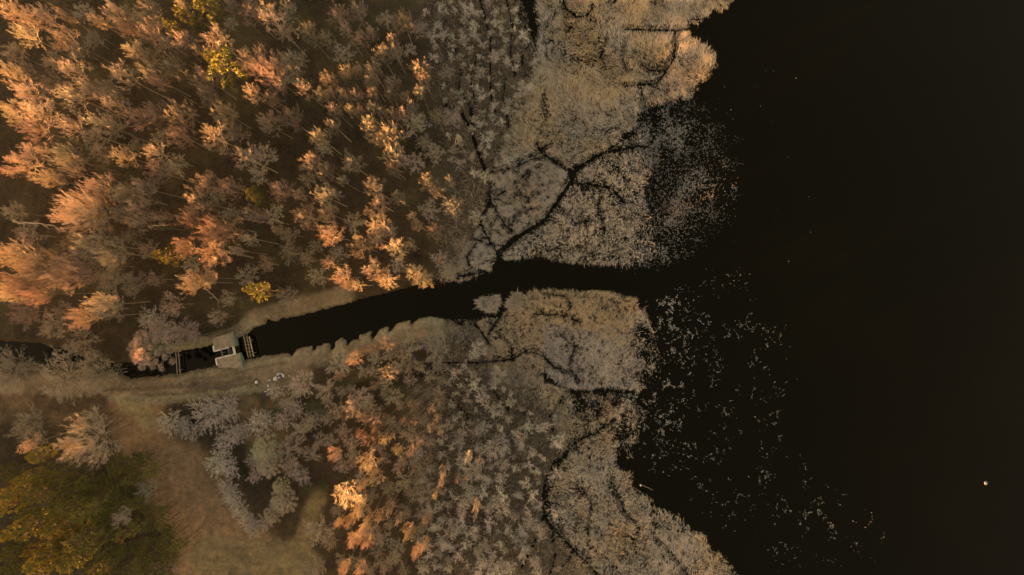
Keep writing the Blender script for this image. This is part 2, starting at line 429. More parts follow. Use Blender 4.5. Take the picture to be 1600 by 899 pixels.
def ground_col(X, Y, Z):
    n1 = fbm(X / 45, Y / 45, 4)[:, None]; n2 = fbm(X / 12, Y / 12, 6)[:, None]
    forest = np.array([0.036, 0.0245, 0.0125]) * (0.72 + 0.56 * n1) + np.array([0.03, 0.022, 0.012]) * (n2 - 0.4)
    olive = np.array([0.062, 0.050, 0.021])
    g = smooth(0.55, 0.72, fbm(X / 80, Y / 80, 12))[:, None] * 0.5
    c = forest * (1 - g) + olive * (0.8 + 0.4 * n2) * g
    ms = sample(R_MARSH, X, Y)[:, None]
    c = c * (1 - ms) + np.array([0.072, 0.052, 0.031]) * (0.6 + 0.8 * n2) * ms
    wet = (1 - np.clip(sample(R_MARSH, X, Y) + sample(R_LANDB, X, Y), 0, 1))[:, None]
    c = c * (1 - wet) + np.array([0.05, 0.038, 0.022]) * wet
    jx = X + (fbm(X / 9, Y / 9, 21) - 0.5) * 7; jy = Y + (fbm(X / 9, Y / 9, 22) - 0.5) * 7
    for pts, w, s, col, amt in STROKES:
        d = dist_line(pts, jx, jy)
        a = (amt * (1 - smooth(w - s * 0.3, w + s, d)))[:, None] * (0.75 + 0.5 * n2).clip(0, 1)
        c = c * (1 - a) + np.array(col) * (0.8 + 0.4 * n2) * a
    mud = smooth(0.25, -0.15, Z)[:, None]
    c = c * (1 - mud) + np.array([0.035, 0.026, 0.014]) * mud
    return c.clip(0.01, 1)

# unseen hill added west of the frame to block the sun: everything under hp() stands in shade
def s_of(x, y): return x * math.cos(SUN_AZ) + y * math.sin(SUN_AZ)
CREST_S = -178.0
HP0 = 5.4
TAN = math.tan(SUN_EL)
CREST_Z = HP0 - CREST_S * TAN
def shade_dip(x, y):                      # dip shaped into the added crest so its shade falls lower there
    t = -x * math.sin(SUN_AZ) + y * math.cos(SUN_AZ)
    return -2.4 * np.exp(-((t + 5.0) / 12.0) ** 2)
def hp(x, y): return HP0 - s_of(x, y) * TAN + shade_dip(x, y)
def hp_canopy(x, y): return hp(x, y) + 1.2 + (0.08 if y > -2 else 0.075) * max(0.0, min(s_of(x, y) + 62.0, 66.0))    # lower edge of the sunlit storey

def grow_axis(a, b, step, far, ratio=1.35):
    v = list(np.arange(a, b + 0.001, step)); d = step
    lo, hi = [a], [b]
    while lo[-1] > -far: d *= ratio; lo.append(lo[-1] - d)
    d = step
    while hi[-1] < far: d *= ratio; hi.append(hi[-1] + d)
    return lo[1:][::-1], v, hi[1:]
def ground_axis(segs):
    out = []
    for a, b, st in segs: out += list(np.arange(a, b, st))
    return out
ax = [-1500, -1000, -700, -500, -400, -330] + ground_axis([(-300, -170, 5), (-170, -95, 2.5), (-95, -82, 1.0), (-82, 0, 0.2), (0, 30, 0.4), (30, 100, 1.0), (100, 200, 10)]) + [200, 300, 500, 900, 1500]
ay = [-1500, -1000, -700, -500, -350, -250, -180, -140, -110, -90] + ground_axis([(-75, -50, 3), (-50, -18, 0.5), (-18, 2.5, 0.2), (2.5, 48, 0.5), (48, 75, 3)]) + [75, 90, 110, 140, 180, 250, 350, 500, 700, 1000, 1500]
AX, AY = np.meshgrid(np.array(ax, float), np.array(ay, float))
gx = AX.ravel(); gy = AY.ravel()
gpx, gpy = to_px(gx, gy, 0.4)
gz = ground_h(gpx, gpy)
ss = s_of(gx, gy)
rise = smooth(-112, CREST_S + 4, -(-ss)) if False else smooth(112, -CREST_S, -ss)
gz = gz + rise * (CREST_Z + shade_dip(gx, gy) - 0.9 + 0.7 * (fbm(gx / 25, gy / 25, 31) - 0.5))  # lifts the added out-of-view hill that blocks the sun
ny, nx = AX.shape
idx = np.arange(nx * ny).reshape(ny, nx)
gf = np.stack([idx[:-1, :-1].ravel(), idx[:-1, 1:].ravel(), idx[1:, 1:].ravel(), idx[1:, :-1].ravel()], 1)
ground = obj('ground', make_mesh('ground', np.c_[gx, gy, gz], gf, ground_col(gpx, gpy, np.where(rise > 0, 1.0, gz)), True), M['ground'])
tag(ground, 'brown leaf-littered forest floor with a worn track and grassy verges', 'ground', kind='structure')

def gz_at(x, y):
    p = to_px(np.array([x]), np.array([y]), 0.4)
    return float(ground_h(p[0], p[1])[0])

wv = [(-60, -1500, 0), (1500, -1500, 0), (1500, 1500, 0), (-60, 1500, 0), (-150, -1500, 0), (-150, 1500, 0)]
water = obj('water', make_mesh('water', np.array(wv, float), np.array([[0, 1, 2, 3], [4, 0, 3, 5]])), M['water'])
tag(water, 'dark brown still water of the lake and canal', 'water', kind='structure')

# ------------------------------------------------------------------ branching plants
def perp(d, rng):
    r = rng.normal(size=d.shape)
    u = np.cross(d, r); u /= np.linalg.norm(u, axis=-1, keepdims=True) + 1e-9
    return u

def tubes(P, Rr, S=3):
    """P (N,K,3) polylines, Rr (N,K) radii"""
    N, K, _ = P.shape
    d = P[:, -1] - P[:, 0]; d /= np.linalg.norm(d, axis=1, keepdims=True) + 1e-9
    ref = np.where(np.abs(d[:, 2:3]) < 0.9, np.array([[0, 0, 1.0]]), np.array([[1.0, 0, 0]]))
    u = np.cross(d, ref); u /= np.linalg.norm(u, axis=1, keepdims=True); v = np.cross(d, u)
    a = np.arange(S) / S * 2 * np.pi
    ring = u[:, None, :] * np.cos(a)[None, :, None] + v[:, None, :] * np.sin(a)[None, :, None]      # N,S,3
    V = P[:, :, None, :] + ring[:, None, :, :] * Rr[:, :, None, None]
    base = np.arange(N)[:, None, None] * (K * S) + np.arange(K - 1)[None, :, None] * S
    i = np.arange(S)[None, None, :]; j = (i + 1) % S
    A = base + i; B = base + j; Cc = base + S + j; D = base + S + i
    F = np.concatenate([np.stack([A, B, Cc], -1).reshape(-1, 3), np.stack([A, Cc, D], -1).reshape(-1, 3)])
    return V.reshape(-1, 3), F

def blades(P0, P1, P2, w, rng):
    """bent ribbon: 3 triangles each"""
    d = P2 - P0; d /= np.linalg.norm(d, axis=1, keepdims=True) + 1e-9
    u = perp(d, rng); N = len(P0); w = np.broadcast_to(np.asarray(w), (N,))[:, None]
    V = np.stack([P0 - u * w, P0 + u * w, P1 - u * w * 0.75, P1 + u * w * 0.75, P2], 1).reshape(-1, 3)
    b = np.arange(N)[:, None] * 5
    F = np.concatenate([b + np.array([[0, 1, 3]]), b + np.array([[0, 3, 2]]), b + np.array([[2, 3, 4]])])
    return V, F

def spikes(P0, P1, w, rng):
    d = P1 - P0; d /= np.linalg.norm(d, axis=1, keepdims=True) + 1e-9
    u = perp(d, rng); N = len(P0); w = np.broadcast_to(np.asarray(w), (N,))[:, None]
    V = np.stack([P0 - u * w, P0 + u * w, P1], 1).reshape(-1, 3)
    F = np.arange(3 * N).reshape(-1, 3)
    return V, F

def join(parts):
    V = []; F = []; n = 0
    for v, f in parts:
        V.append(v); F.append(f + n); n += len(v)
    return np.concatenate(V), np.concatenate(F)

def children(P, n, t0, t1, ang, length, up, rng, spread_ang=0.25):
    """branches along the polylines P (N,3,3)"""
    N = len(P)
    t = rng.uniform(t0, t1, (N, n)); t[:, 0] = t1
    a = P[:, 0][:, None]; m = P[:, 1][:, None]; e = P[:, 2][:, None]
    tt = t[..., None]
    pos = np.where(tt < 0.5, a + (m - a) * tt * 2, m + (e - m) * (tt - 0.5) * 2)
    d = np.where(tt < 0.5, m - a, e - m); L = np.linalg.norm(P[:, 2] - P[:, 0], axis=1)[:, None]
    d = d / (np.linalg.norm(d, axis=-1, keepdims=True) + 1e-9)
    ref = perp(d.reshape(-1, 3), rng).reshape(d.shape)
    th = np.abs(rng.normal(ang, spread_ang, (N, n)))[..., None]
    th[:, 0] *= 0.35
    nd = d * np.cos(th) + ref * np.sin(th)
    nd[..., 2] += up
    nd /= np.linalg.norm(nd, axis=-1, keepdims=True)
    ln = (length * L * rng.uniform(0.65, 1.25, (N, n)) * (1.15 - 0.45 * t))[..., None]
    bend = rng.normal(0, 0.10, nd.shape); bend[..., 2] += 0.08
    mid = pos + nd * ln * 0.5 + bend * ln * 0.35
    nd2 = nd + bend * 0.9; nd2[..., 2] += up * 0.5
    nd2 /= np.linalg.norm(nd2, axis=-1, keepdims=True)
    end = mid + nd2 * ln * 0.5
    return np.stack([pos, mid, end], 2).reshape(-1, 3, 3)

def trunk_line(H, rng, wob=0.15, top=0.85):
    z = np.linspace(0, top, 6) * H
    p = np.cumsum(rng.normal(0, wob, (6, 2)), axis=0) * np.linspace(0, 1, 6)[:, None]
    return np.c_[p, z]

def bare_tree(seed, H=10.0, R=2.5, base=0.5, nl=13, n2=6, n3=6, n4=6, tw=0.0085, flat=0.8, clump=0.0):
    rng = np.random.default_rng(seed)
    T = trunk_line(H, rng, 0.10 * H / 10)
    tr = np.linspace(0.0105 * H, 0.003 * H, 6)
    az = np.arange(nl) * 2.39996 + rng.normal(0, 0.35, nl)
    q = np.sqrt((np.arange(nl) + 0.6) / nl)                      # 0 centre .. 1 rim
    rad = R * q * rng.uniform(0.66, 0.86, nl)
    ztip = H * (0.93 - (1 - base) * (1 - flat * 0.35) * q ** 2.2 * 0.75) + rng.normal(0, 0.02 * H, nl)
    tip = np.c_[np.cos(az) * rad, np.sin(az) * rad, ztip]
    zb = H * (base + (0.84 - base) * (1 - q) * 0.9) * rng.uniform(0.88, 1.0, nl)
    st = np.c_[np.interp(zb, T[:, 2], T[:, 0]), np.interp(zb, T[:, 2], T[:, 1]), zb]
    mid = st * 0.45 + tip * 0.55; mid[:, 2] -= 0.03 * H * q; mid += rng.normal(0, 0.03 * R, mid.shape)
    L1 = np.stack([st, mid, tip], 1)
    L2 = children(L1, n2, 0.35, 1.0, 0.75, 0.42, 0.15, rng)
    L3 = children(L2, n3, 0.25, 1.0, 0.70, 0.52, 0.12, rng)
    L4 = children(L3, n4, 0.10, 1.0, 0.55, 0.68, 0.10, rng, 0.2)
    k = len(L1)
    v1 = tubes(L1, np.tile([[0.055, 0.04, 0.022]], (k, 1)) * min(R, 3.0) / 2.6)
    vt = tubes(T[None], tr[None], 6)
    wood = join([vt, v1])
    v2 = tubes(L2, np.tile([[0.019, 0.014, 0.008]], (len(L2), 1)) * min(R, 3.0) / 2.8)
    v3 = blades(L3[:, 0], L3[:, 1], L3[:, 2], tw * 1.0, rng)
    v4 = spikes(L4[:, 0], L4[:, 2], tw, rng)
    return wood, join([v2, v3, v4])

def star_sapling(seed, H=4.0, R=1.0, ns=15, n2=9, n3=11, tw=0.010):
    rng = np.random.default_rng(seed)
    az = np.arange(ns) * 2.39996 + rng.normal(0, 0.4, ns)
    q = np.sqrt((np.arange(ns) + 0.3) / ns)
    rad = R * q * rng.uniform(0.35, 1.0, ns)
    tip = np.c_[np.cos(az) * rad, np.sin(az) * rad, H * (1.0 - 0.42 * q ** 2) * rng.uniform(0.9, 1.0, ns)]
    T = trunk_line(H, rng, 0.03, 0.7)
    zb = H * rng.uniform(0.35, 0.68, ns)
    st = np.c_[np.interp(zb, T[:, 2], T[:, 0]), np.interp(zb, T[:, 2], T[:, 1]), zb]
    mid = st * 0.5 + tip * 0.5 + rng.normal(0, 0.05, (ns, 3)); mid[:, 2] -= 0.06 * H * q
    L1 = np.stack([st, mid, tip], 1)
    L2 = children(L1, n2, 0.3, 1.0, 0.6, 0.34, 0.2, rng)
    L3 = children(L2, n3, 0.15, 1.0, 0.6, 0.55, 0.1, rng)
    wood = join([tubes(T[None], np.linspace(0.05, 0.018, 6)[None], 5), tubes(L1, np.tile([[0.018, 0.013, 0.007]], (ns, 1)))])
    crown = join([blades(L2[:, 0], L2[:, 1], L2[:, 2], tw, rng), spikes(L3[:, 0], L3[:, 2], tw * 0.9, rng)])
    return wood, crown

def clump_tree(seed, H=8.0, R=2.6, nc=46, nt=150, tw=0.02, up=0.55):
    """rounded dense crown made of twig puffs"""
    rng = np.random.default_rng(seed)
    T = trunk_line(H, rng, 0.1, 0.6)
    i = np.arange(nc); az = i * 2.39996; q = np.sqrt((i + 0.5) / nc)
    rr = R * 0.86 * q * rng.uniform(0.86, 1.08, nc)
    c = np.c_[np.cos(az) * rr, np.sin(az) * rr, H * (0.93 - 0.42 * q ** 2.4) + rng.normal(0, 0.03 * H, nc)]
    st = np.tile(T[3], (nc, 1)) + rng.normal(0, 0.1, (nc, 3))
    mid = st * 0.5 + c * 0.5; mid[:, 2] -= 0.4 * q
    L1 = np.stack([st, mid, c], 1)
    pr = R * rng.uniform(0.12, 0.20, nc)
    d = rng.normal(size=(nc, nt, 3)); d[..., 2] = np.abs(d[..., 2]) * 0.9 + up * 0.2; d /= np.linalg.norm(d, axis=-1, keepdims=True)
    p0 = c[:, None] - np.array([0, 0, 0.25]) * pr[:, None, None] + d * pr[:, None, None] * rng.uniform(0.0, 0.75, (nc, nt, 1))
    p1 = c[:, None] + d * pr[:, None, None] * rng.uniform(0.85, 1.25, (nc, nt, 1)) + rng.normal(0, 0.04, (nc, nt, 3))
    wood = join([tubes(T[None], np.linspace(0.2, 0.08, 6)[None], 6), tubes(L1, np.tile([[0.06, 0.04, 0.02]], (nc, 1)))])
    return wood, spikes(p0.reshape(-1, 3), p1.reshape(-1, 3), tw, rng)

def pine_tree(seed, H=10.0, R=1.6, nw=7, nb=6, nt=4, nn=22):
    rng = np.random.default_rng(seed)
    T = trunk_line(H, rng, 0.06, 0.97)
    L = []
    for k in range(nw):
        f = k / (nw - 1)
        r = R * (1 - 0.66 * f ** 2.6) * (1.0 if f > 0.25 else 0.8)
        for b in range(nb):
            z = H * (0.58 + 0.37 * f) + rng.normal(0, 0.12)
            a = b / nb * 2 * math.pi + k * 0.7 + rng.normal(0, 0.3)
            rl = r * rng.uniform(0.55, 1.15)
            s = np.array([np.interp(z, T[:, 2], T[:, 0]), np.interp(z, T[:, 2], T[:, 1]), z])
            e = s + np.array([math.cos(a) * rl, math.sin(a) * rl, rl * (0.15 + 0.55 * f) + rng.normal(0, 0.1)])
            L.append(np.stack([s, s * 0.5 + e * 0.5 + [0, 0, -0.08], e]))
    L = np.array(L)
    B = children(L, nt, 0.55, 1.0, 0.55, 0.30, 0.15, rng)
    ends = B[:, 2]; base = B[:, 1]
    n = len(ends)
    ax_ = ends - base; ax_ /= np.linalg.norm(ax_, axis=1, keepdims=True) + 1e-9
    d = rng.normal(size=(n, nn, 3)); d /= np.linalg.norm(d, axis=-1, keepdims=True)
    d = d * 0.9 + ax_[:, None] * 0.6 + np.array([0, 0, 0.3]); d /= np.linalg.norm(d, axis=-1, keepdims=True)
    p0 = ends[:, None] + (base - ends)[:, None] * rng.uniform(0, 0.4, (n, nn, 1))
    p1 = p0 + d * rng.uniform(0.22, 0.42, (n, nn, 1))
    wood = join([tubes(T[None], np.linspace(0.10, 0.02, 6)[None], 6), tubes(L, np.tile([[0.03, 0.022, 0.012]], (len(L), 1)))])
    return wood, spikes(p0.reshape(-1, 3), p1.reshape(-1, 3), 0.046, rng)

def shrub(seed, H=2.0, R=1.2, ns=22, n2=8, n3=10, tw=0.010):
    rng = np.random.default_rng(seed)
    az = np.arange(ns) * 2.39996; q = np.sqrt((np.arange(ns) + 0.4) / ns)
    rad = R * q * rng.uniform(0.7, 0.95, ns)
    tip = np.c_[np.cos(az) * rad, np.sin(az) * rad, H * (0.95 - 0.45 * q ** 2) * rng.uniform(0.85, 1.05, ns)]
    st = np.c_[np.cos(az) * 0.12, np.sin(az) * 0.12, np.zeros(ns)]
    mid = st * 0.5 + tip * 0.5; mid[:, 2] += 0.08 * H
    L1 = np.stack([st, mid, tip], 1)
    L2 = children(L1, n2, 0.3, 1.0, 0.7, 0.36, 0.15, rng)
    L3 = children(L2, n3, 0.1, 1.0, 0.7, 0.5, 0.1, rng)
    wood = tubes(L1, np.tile([[0.025, 0.018, 0.009]], (ns, 1)))
    return wood, join([blades(L2[:, 0], L2[:, 1], L2[:, 2], tw, rng), spikes(L3[:, 0], L3[:, 2], tw, rng)])

def variants(fn, seeds, Hn, Rn, crown_m, wood_m, **kw):
    out = []
    for s in seeds:
        w, c = fn(s, Hn, Rn, **kw)
        wm = make_mesh('trunk', *w, smooth_shade=True); wm.materials.append(M[wood_m])
        lst = []
        for cm in crown_m:
            cmesh = make_mesh('crown', *c); cmesh.materials.append(M[cm]); lst.append(cmesh)
        top = float(np.percentile(c[0][:, 2], 99.5)); rr = float(np.percentile(np.hypot(c[0][:, 0], c[0][:, 1]), 95)); low = float(np.percentile(c[0][:, 2], 12))
        out.append((wm, lst, top, rr, low))
    return out

KIND = {
    'v': variants(bare_tree, [11, 12, 13, 14], 10, 2.2, ['grey_twig', 'brown_twig', 'red_twig'], 'bark', base=0.66, nl=15, n2=6, n3=7, n4=12, flat=0.3),
    'b': variants(bare_tree, [21, 22, 23, 24], 10, 3.0, ['grey_twig', 'brown_twig', 'red_twig', 'pale_twig'], 'bark', base=0.62, nl=22, n2=6, n3=7, n4=12, flat=0.7),
    'B': variants(bare_tree, [26, 27], 10, 5.0, ['grey_twig', 'brown_twig', 'red_twig'], 'bark', base=0.50, nl=44, n2=6, n3=7, n4=12, flat=0.7),
    's': variants(star_sapling, [31, 32, 33, 34, 35], 4, 1.0, ['pale_twig'], 'bark'),
    'w': variants(clump_tree, [41, 42, 43], 8, 2.6, ['willow_twig', 'grey_twig'], 'bark'),
    'p': variants(pine_tree, [51, 52, 53, 54], 10, 1.6, ['needle'], 'pine_bark'),
    'h': variants(shrub, [61, 62, 63, 64], 2, 1.2, ['shrub_twig', 'evergreen'], 'bark'),
}

ONES = 'zero one two three four five six seven eight nine ten eleven twelve thirteen fourteen fifteen sixteen seventeen eighteen nineteen'.split()
TENS = 'zero ten twenty thirty forty fifty sixty seventy eighty ninety'.split()
def num(v):
    half = abs(v * 2 - round(v * 2)) < 1e-6 and abs(v - round(v)) > 0.25
    n = int(v)
    w = ONES[n] if n < 20 else ('hundred' if n >= 100 else TENS[n // 10] + ('-' + ONES[n % 10] if n % 10 else ''))
    return w + ('-and-a-half' if half else '')
USED = set()
def place_label(look, where, px, py):
    ax_, ay_ = px / 16.0, py / 8.99
    for st in (1.0, 0.5):
        a = round(ax_ / st) * st; b = round(ay_ / st) * st
        for da, db in ((0, 0), (0, .5), (.5, 0), (-.5, 0), (0, -.5)) if st == 0.5 else ((0, 0),):
            L = f"{look} {where}, {num(max(0, a + da))} percent across, {num(max(0, b + db))} down"
            if L not in USED:
                USED.add(L); return L
    USED.add(L); return L

def plant(name, cat, kind, px, py, r, top, rng, mat=0, label=None, group=None, ysc=1.0, base_z=None, zc=0.35):
    v = KIND[kind][rng.integers(len(KIND[kind]))]
    wm, cms, vtop, vr, vlow = v
    depth = (vtop - vlow) / vtop * top
    zc_ = top - zc * depth
    x, y, _ = W(px, py, zc_)
    g = gz_at(x, y) if base_z is None else base_z
    rm = r * 0.1 * (CAM_H - zc_) / CAM_H
    sxy = rm / vr
    e = empty(name, (x, y, g - 0.06), rng.uniform(0, 6.283))
    e.scale = (sxy, sxy * ysc, (top - g + 0.06) / vtop)
    t = obj('trunk', wm, None, e); c = obj('crown', cms[min(mat, len(cms) - 1)], None, e)
    tag(e, label, cat, group)
    return e

# ------------------------------------------------------------------ the trees, one by one: (across, down, radius, kind, how much of the crown stands in the sun)
T_UP = [
 (10,12,18,'v',.9),(37,25,14,'v',.8),(61,19,14,'v',.7),(92,18,9,'v',.9),(29,48,18,'v',.8),(92,54,20,'v',.6),(145,28,10,'v',.4),(175,15,18,'b',.3),(190,38,15,'b',.3),(225,10,18,'b',.3),
 (230,43,20,'b',.3),(279,3,8,'v',.8),(357,3,11,'v',.5),(388,15,18,'b',.2),(333,60,25,'v',.8),(280,58,16,'v',.6),(308,78,11,'v',.7),(200,75,16,'v',.8),(220,84,14,'v',.4),(105,105,22,'v',.5),
 (185,112,20,'v',.9),(225,108,15,'v',.9),(243,125,12,'v',.5),(262,98,16,'b',.3),(318,120,24,'b',.2),(390,90,24,'b',.8),(390,140,15,'v',.8),(100,145,22,'v',.8),(132,138,18,'v',.8),(170,160,18,'v',.8),
 (45,168,25,'v',.6),(32,140,22,'v',.6),(42,198,24,'v',.7),(97,192,20,'v',.7),(147,188,18,'v',.9),(8,110,18,'v',.7),(8,170,18,'v',.6),(207,180,18,'v',.4),(237,172,18,'b',.4),(275,172,24,'b',.4),
 (275,210,18,'b',.4),(333,212,24,'v',.95),(345,172,20,'b',.1),(320,147,16,'b',.2),
 (420,22,20,'v',.8),(448,10,14,'v',.7),(440,44,14,'v',.5),(480,48,16,'b',.6),(508,58,12,'v',.6),(537,42,10,'v',.7),(525,20,16,'b',.3),(555,15,18,'b',.2),(628,30,19,'b',.35),(578,48,11,'v',.5),(560,58,14,'b',.3),
 (610,58,8,'v',.4),(415,105,28,'b',.8),(445,95,20,'b',.6),(472,135,15,'b',.3),(420,148,14,'b',.2),(510,122,14,'b',.6),(542,112,14,'b',.6),(560,108,10,'v',.6),(580,106,14,'b',.5),(595,82,16,'b',.3),(615,78,14,'b',.35),
 (578,124,13,'b',.6),(612,128,12,'b',.3),(655,105,17,'b',.7),(662,122,12,'b',.7),(498,145,11,'v',.9),(515,145,11,'v',.9),(535,145,11,'v',.9),(555,146,11,'v',.9),(580,143,11,'v',.9),(608,145,10,'v',.4),(630,148,9,'v',.5),
 (654,140,11,'v',.9),(642,162,10,'v',.8),(520,168,12,'v',.8),(546,168,11,'v',.95),(564,170,6,'v',.9),(580,165,10,'v',.8),(595,172,9,'v',.5),(612,176,9,'v',.7),(628,176,14,'b',.85),(516,192,12,'v',.9),(495,212,17,'b',.95),
 (575,195,16,'b',.8),(608,208,22,'b',.95),(590,216,14,'b',.9),(418,190,18,'b',.2),(450,182,20,'b',.3),(682,180,13,'b',.3),(705,181,16,'b',0),(658,45,16,'b',0),(640,78,10,'b',0),(698,112,12,'b',0),
 (22,248,24,'v',.95),(5,265,9,'v',.9),(60,275,16,'v',.8),(92,242,20,'b',.6),(105,262,12,'v',.6),(62,235,12,'v',.2),(185,240,18,'v',.5),(235,235,18,'v',.5),(240,265,19,'b',.85),(382,245,22,'v',.6),
 (110,330,36,'b',.8),(150,328,20,'b',.5),(145,290,24,'b',.5),(185,302,18,'b',.6),(215,290,17,'b',.85),(210,322,20,'v',.7),(248,340,12,'v',.9),(212,347,13,'v',.95),(185,332,14,'b',.2),
 (318,282,18,'r',.8),(355,290,17,'r',.8),(303,312,22,'r',.8),(330,319,7,'r',.8),(292,342,18,'r',.9),(330,360,28,'r',.7),(282,388,19,'r',.85),(328,395,26,'r',.9),(358,335,16,'v',.2),(388,332,12,'v',.7),(384,372,12,'v',.85),(366,391,10,'v',.9),
 (12,397,26,'b',.8),(45,420,30,'b',.8),(112,412,28,'b',.8),(132,380,26,'b',.75),(165,395,22,'b',.9),(85,432,26,'b',.8),(15,437,24,'b',.8),(295,441,21,'b',.85),(318,434,12,'b',.8),(15,330,16,'b',0),(38,365,20,'b',0),(175,435,24,'b',0),(225,390,14,'b',0),(200,370,12,'b',0),
 (482,252,17,'b',.95),(508,260,10,'v',.9),(503,272,12,'v',.85),(531,280,8,'v',.9),(545,252,17,'b',.6),(612,240,18,'b',.9),(612,259,13,'b',.95),(432,295,18,'b',.9),(465,302,11,'v',.95),(505,305,19,'b',.9),(472,335,20,'b',.8),(508,332,16,'b',.9),
 (510,365,20,'b',.95),(430,360,9,'v',.9),(405,338,12,'v',.8),(582,292,18,'b',.95),(590,315,15,'b',.9),(575,330,10,'v',.95),(620,308,12,'b',.5),(590,348,20,'b',.75),(560,385,19,'b',.8),(587,372,16,'b',.8),(617,388,17,'b',.95),(638,382,10,'v',.7),
 (642,338,9,'v',.85),(650,350,10,'b',.4),(705,321,16,'b',.95),(678,360,15,'b',.85),(665,282,14,'b',.8),(678,293,14,'b',.3),(701,280,7,'v',.8),(510,410,11,'v',.9),(530,432,16,'b',.95),(555,446,10,'v',.95),(495,432,15,'b',0),(580,420,17,'b',.9),
 (600,435,17,'b',.95),(645,425,15,'b',.95),(660,437,16,'b',.15),(720,383,11,'b',0),(685,405,13,'b',0),(698,428,14,'b',0),(450,395,16,'b',0),(680,240,16,'b',0),
 (45,460,18,'b',.85),(5,457,16,'b',.8),(118,498,20,'b',.9),(148,475,18,'b',.85),(172,483,22,'b',0),(290,515,18,'b',0),(120,537,26,'b',0),(75,510,22,'b',0),(30,490,22,'b',0),(540,445,9,'v',.7),
]
T_LOW = [
 (100,592,40,'b',0),(140,588,30,'b',0),(15,580,36,'b',0),(122,692,44,'b',.25),(35,670,26,'b',0),(40,698,18,'v',.25),(185,812,15,'v',.3),(225,769,18,'v',0),(253,890,18,'b',0),
 (550,562,14,'b',.85),(527,590,9,'b',.9),(603,538,14,'b',.85),(607,582,16,'b',.95),(628,557,10,'v',.6),(636,580,9,'v',.9),(658,522,7,'v',.9),(670,532,20,'b',0),(688,540,16,'b',0),(535,565,18,'b',0),(552,640,20,'b',.95),(567,652,14,'b',.9),(586,652,14,'b',.95),(537,653,8,'v',.9),
 (640,630,9,'v',.95),(625,636,7,'v',.9),(653,630,8,'v',.85),(650,610,8,'v',.6),(667,615,12,'b',.7),(674,639,11,'v',.95),(648,658,10,'v',.85),(682,655,7,'v',.85),(672,670,9,'v',.9),(687,676,8,'v',.85),(688,595,8,'v',.6),(508,610,16,'b',0),(472,600,20,'b',0),(447,625,14,'b',0),
 (562,622,18,'b',0),(615,622,14,'b',0),(520,712,12,'b',.75),(572,690,12,'b',.75),(600,685,14,'b',.8),(571,725,19,'b',.9),(620,707,10,'v',.75),(621,732,10,'v',.75),(655,690,9,'v',.85),(582,750,14,'b',.85),(537,775,24,'v',.85),
 (560,802,14,'b',.95),(544,818,10,'b',.9),(572,817,8,'v',.9),(591,810,10,'v',.9),(607,800,10,'v',.85),(621,815,9,'v',.85),(564,835,11,'b',.95),(548,850,12,'b',.9),(570,853,11,'b',.9),(636,836,12,'b',.9),(535,893,10,'b',.85),(526,820,7,'v',.7),
 (691,743,9,'v',.95),(689,757,7,'v',.95),(679,775,8,'v',.9),(715,750,7,'v',.9),(729,745,7,'v',.85),(495,833,22,'b',0),(488,890,18,'b',0),(620,855,14,'b',0),(655,772,18,'b',0),(650,750,12,'b',0),(500,690,14,'b',0),(450,705,24,'b',0),(487,710,14,'b',0),(470,675,14,'b',0),(478,662,12,'b',0),
 (600,600,12,'b',0),(640,595,10,'b',0),(588,560,14,'b',0),(640,545,14,'b',0),(520,575,12,'b',0),
]
WILLOWS = [(225,547,36,'w',.12,'dense pale willow leaning over the canal with sunlit tips'), (413,705,24,'w',0,'knobbly dense olive-grey willow beside the dark ditch'), (418,728,22,'w',0,'low dense olive willow joined below the knobbly one'),
           (437,762,14,'w',0,'small rounded grey willow above the clumped one'), (440,786,22,'w',0,'clumped olive-grey willow by the grass clearing'), (424,806,15,'w',0,'small olive willow at the foot of the clumped one')]
T_PINE = [(318,9,15,.8),(287,24,10,.7),(270,42,8,.5),(345,98,22,.85),(255,400,13,.9),(393,302,10,.7),(400,455,12,.9),(330,92,10,.5),(402,312,8,.3)]
P_LOW = [(10,776,11,.6),(23,769,11,.7),(52,776,10,.4),(4,796,9,.6),(18,831,11,.7),(45,825,15,.8),(92,799,9,.8),(124,805,12,.7),(90,821,12,.8),(110,822,11,.7),(95,836,11,.7),(98,851,11,.7),(118,845,14,.8),(136,855,9,.5),(58,856,10,.7),(74,861,12,.7),
         (57,879,13,.8),(113,877,13,.75),(192,836,9,.5),(57,895,10,.7),(41,747,9,.5),(60,711,10,.7),(148,895,9,.35)]
